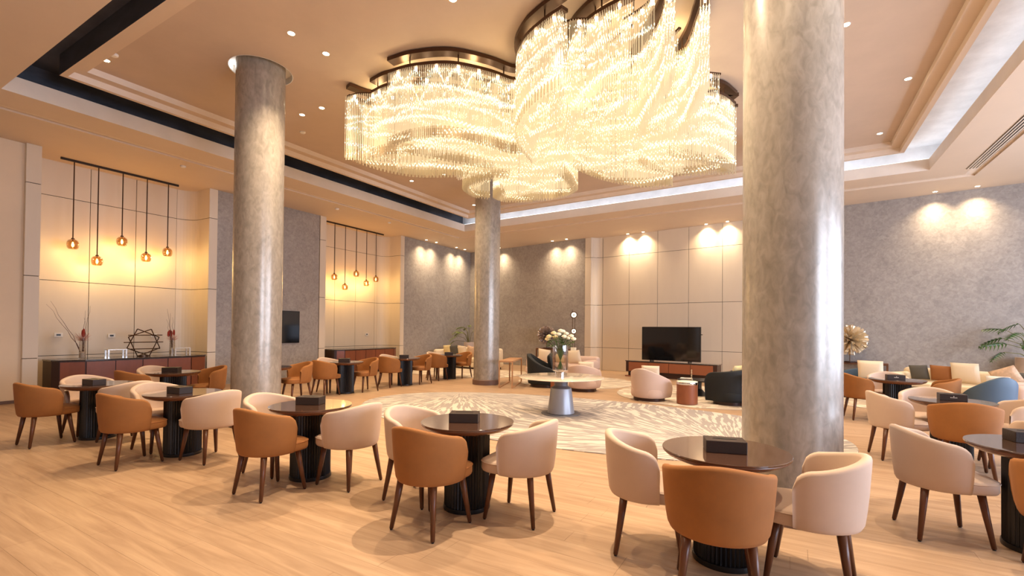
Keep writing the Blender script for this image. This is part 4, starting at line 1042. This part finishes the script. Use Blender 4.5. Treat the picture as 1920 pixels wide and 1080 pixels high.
for ci, (path, za, zb_) in enumerate(curt):
    P = smoothpath([(x, y, 0) for x, y in path], 14)
    # resample by arc length
    L = [0]
    for a, b in zip(P[:-1], P[1:]): L.append(L[-1]+(b-a).length)
    def at(s_):
        s_ = min(max(s_, 0), L[-1]-1e-6)
        for i in range(len(L)-1):
            if L[i+1] >= s_: break
        f = (s_-L[i])/max(L[i+1]-L[i], 1e-9); d = (P[i+1]-P[i]).normalized(); return P[i].lerp(P[i+1], f), Vector((-d.y, d.x, 0))
    T = L[-1]
    # ceiling plate, lower rail and posts
    inner = ci >= NMAIN or ci in (3, 14, 15, 16)
    for nm, zz, hw, hh in ((('ceiling_track', 5.46, .075, .028), ('hanging_rail', 5.285, .055, .022)) if not inner else (('hanging_rail', 5.285, .018, .012),)):
        vs = []; fs = []; N = max(6, int(T/.06))
        for i in range(N+1):
            p, nr_ = at(T*i/N)
            for (o, dz) in ((-hw, -hh), (hw, -hh), (hw, hh), (-hw, hh)): vs.append((p.x+nr_.x*o-OX, p.y+nr_.y*o-OY, zz+dz-OZ))
        for i in range(N):
            for k in range(4): fs.append((i*4+k, i*4+(k+1) % 4, (i+1)*4+(k+1) % 4, (i+1)*4+k))
        fs += [(0, 1, 2, 3), (N*4+3, N*4+2, N*4+1, N*4)]
        MB().add(vs, fs).build(nm, 'bronze_metal', CH)
    npost = max(2, int(T/.6)) if not inner else 2
    for i in range(npost):
        p, _ = at(T*(i+.5)/npost); MB().tube([(p.x-OX, p.y-OY, 5.3-OZ), (p.x-OX, p.y-OY, 5.45-OZ)], .010, 6).build('post', 'bronze_metal', CH)
    nsp = max(3, int(T/.30))
    for i in range(nsp):
        p, _ = at(T*(i+.5)/nsp); MB().lathe([(.022, 0), (.018, -.04), (0, -.042)], 10, (p.x-OX, p.y-OY, 5.262-OZ)).build('led_spot', 'downlight_glow', CH)
    # rods: four rows
    for row in range(4 if not inner else 2):
        off = (row-1.5)*.030; step = .030; n = int(T/step)
        for i in range(n):
            s_ = (i+.5*(row % 2))*step; p, nr_ = at(s_); x = p.x+nr_.x*off-OX+rc.uniform(-.003, .003); y = p.y+nr_.y*off-OY+rc.uniform(-.003, .003)
            f = s_/T; bz = za+(zb_-za)*f+.05*math.sin(s_*2.3+ci)+(.0 if i % 2 else .035)+row*.012
            z1 = bz-OZ; r_ = .0034
            fast_rod(rods, x, y, 5.265-OZ, z1+.13, r_)
            if row == 0 and nind < 280 and ci in (0, 1, 2, 3, 4, 7, 9, 10) and i % 2 == 0:
                if me_rod is None:
                    me_rod = MB().tube([(0, 0, 0), (0, 0, .13)], .0062, 6).mesh('crystal_drop', 'crystal_tip')
                o = bpy.data.objects.new('crystal_drop', me_rod); COL.objects.link(o); o.parent = CH; o.location = (x, y, z1); nind += 1
            else: fast_rod(rods if inner or 10 <= ci <= 13 else tips, x, y, z1, z1+.135, .0055)
            # refracted light bands, put in as glowing beads along flowing waves
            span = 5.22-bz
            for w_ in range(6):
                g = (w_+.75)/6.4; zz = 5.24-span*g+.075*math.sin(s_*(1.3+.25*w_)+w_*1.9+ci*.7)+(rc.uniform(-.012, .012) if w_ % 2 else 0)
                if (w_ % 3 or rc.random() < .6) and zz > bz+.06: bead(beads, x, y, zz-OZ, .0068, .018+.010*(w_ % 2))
            # scallops of LED light, put in as more glowing beads
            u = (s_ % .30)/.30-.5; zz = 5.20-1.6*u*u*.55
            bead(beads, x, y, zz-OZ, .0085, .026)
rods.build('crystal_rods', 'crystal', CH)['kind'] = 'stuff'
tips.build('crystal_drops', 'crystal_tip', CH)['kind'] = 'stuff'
beads.build('glint_beads', 'glint_bead', CH)['kind'] = 'stuff'
for m in ('crystal', 'glint_bead', 'crystal_tip', 'downlight_glow', 'bulb_glow', 'lamp_disc'):
    MATS[m].cycles.emission_sampling = 'NONE'
for (x, y, z) in [(-5.3, 6.2, 4.75), (-4.3, 6.2, 4.7), (-4.6, 7.8, 4.7), (-2.9, 6.2, 4.75), (-1.9, 6.2, 4.75), (-2.2, 7.9, 4.7), (-1.3, 7.0, 4.7), (-3.4, 7.6, 4.6)]:
    light('POINT', 'chandelier_light', (x-OX, y-OY, z-OZ), 9, (1, .76, .46), CH, shadow_soft_size=.25)
for (x, y) in [(-5.0, 5.25), (-5.9, 5.6), (-4.1, 5.75), (-3.1, 5.75), (-2.1, 5.8), (-1.3, 6.4), (-1.2, 8.2)]:
    light('POINT', 'chandelier_uplight', (x-OX, y-OY, 5.30-OZ), 6, (1, .70, .34), CH, shadow_soft_size=.05)
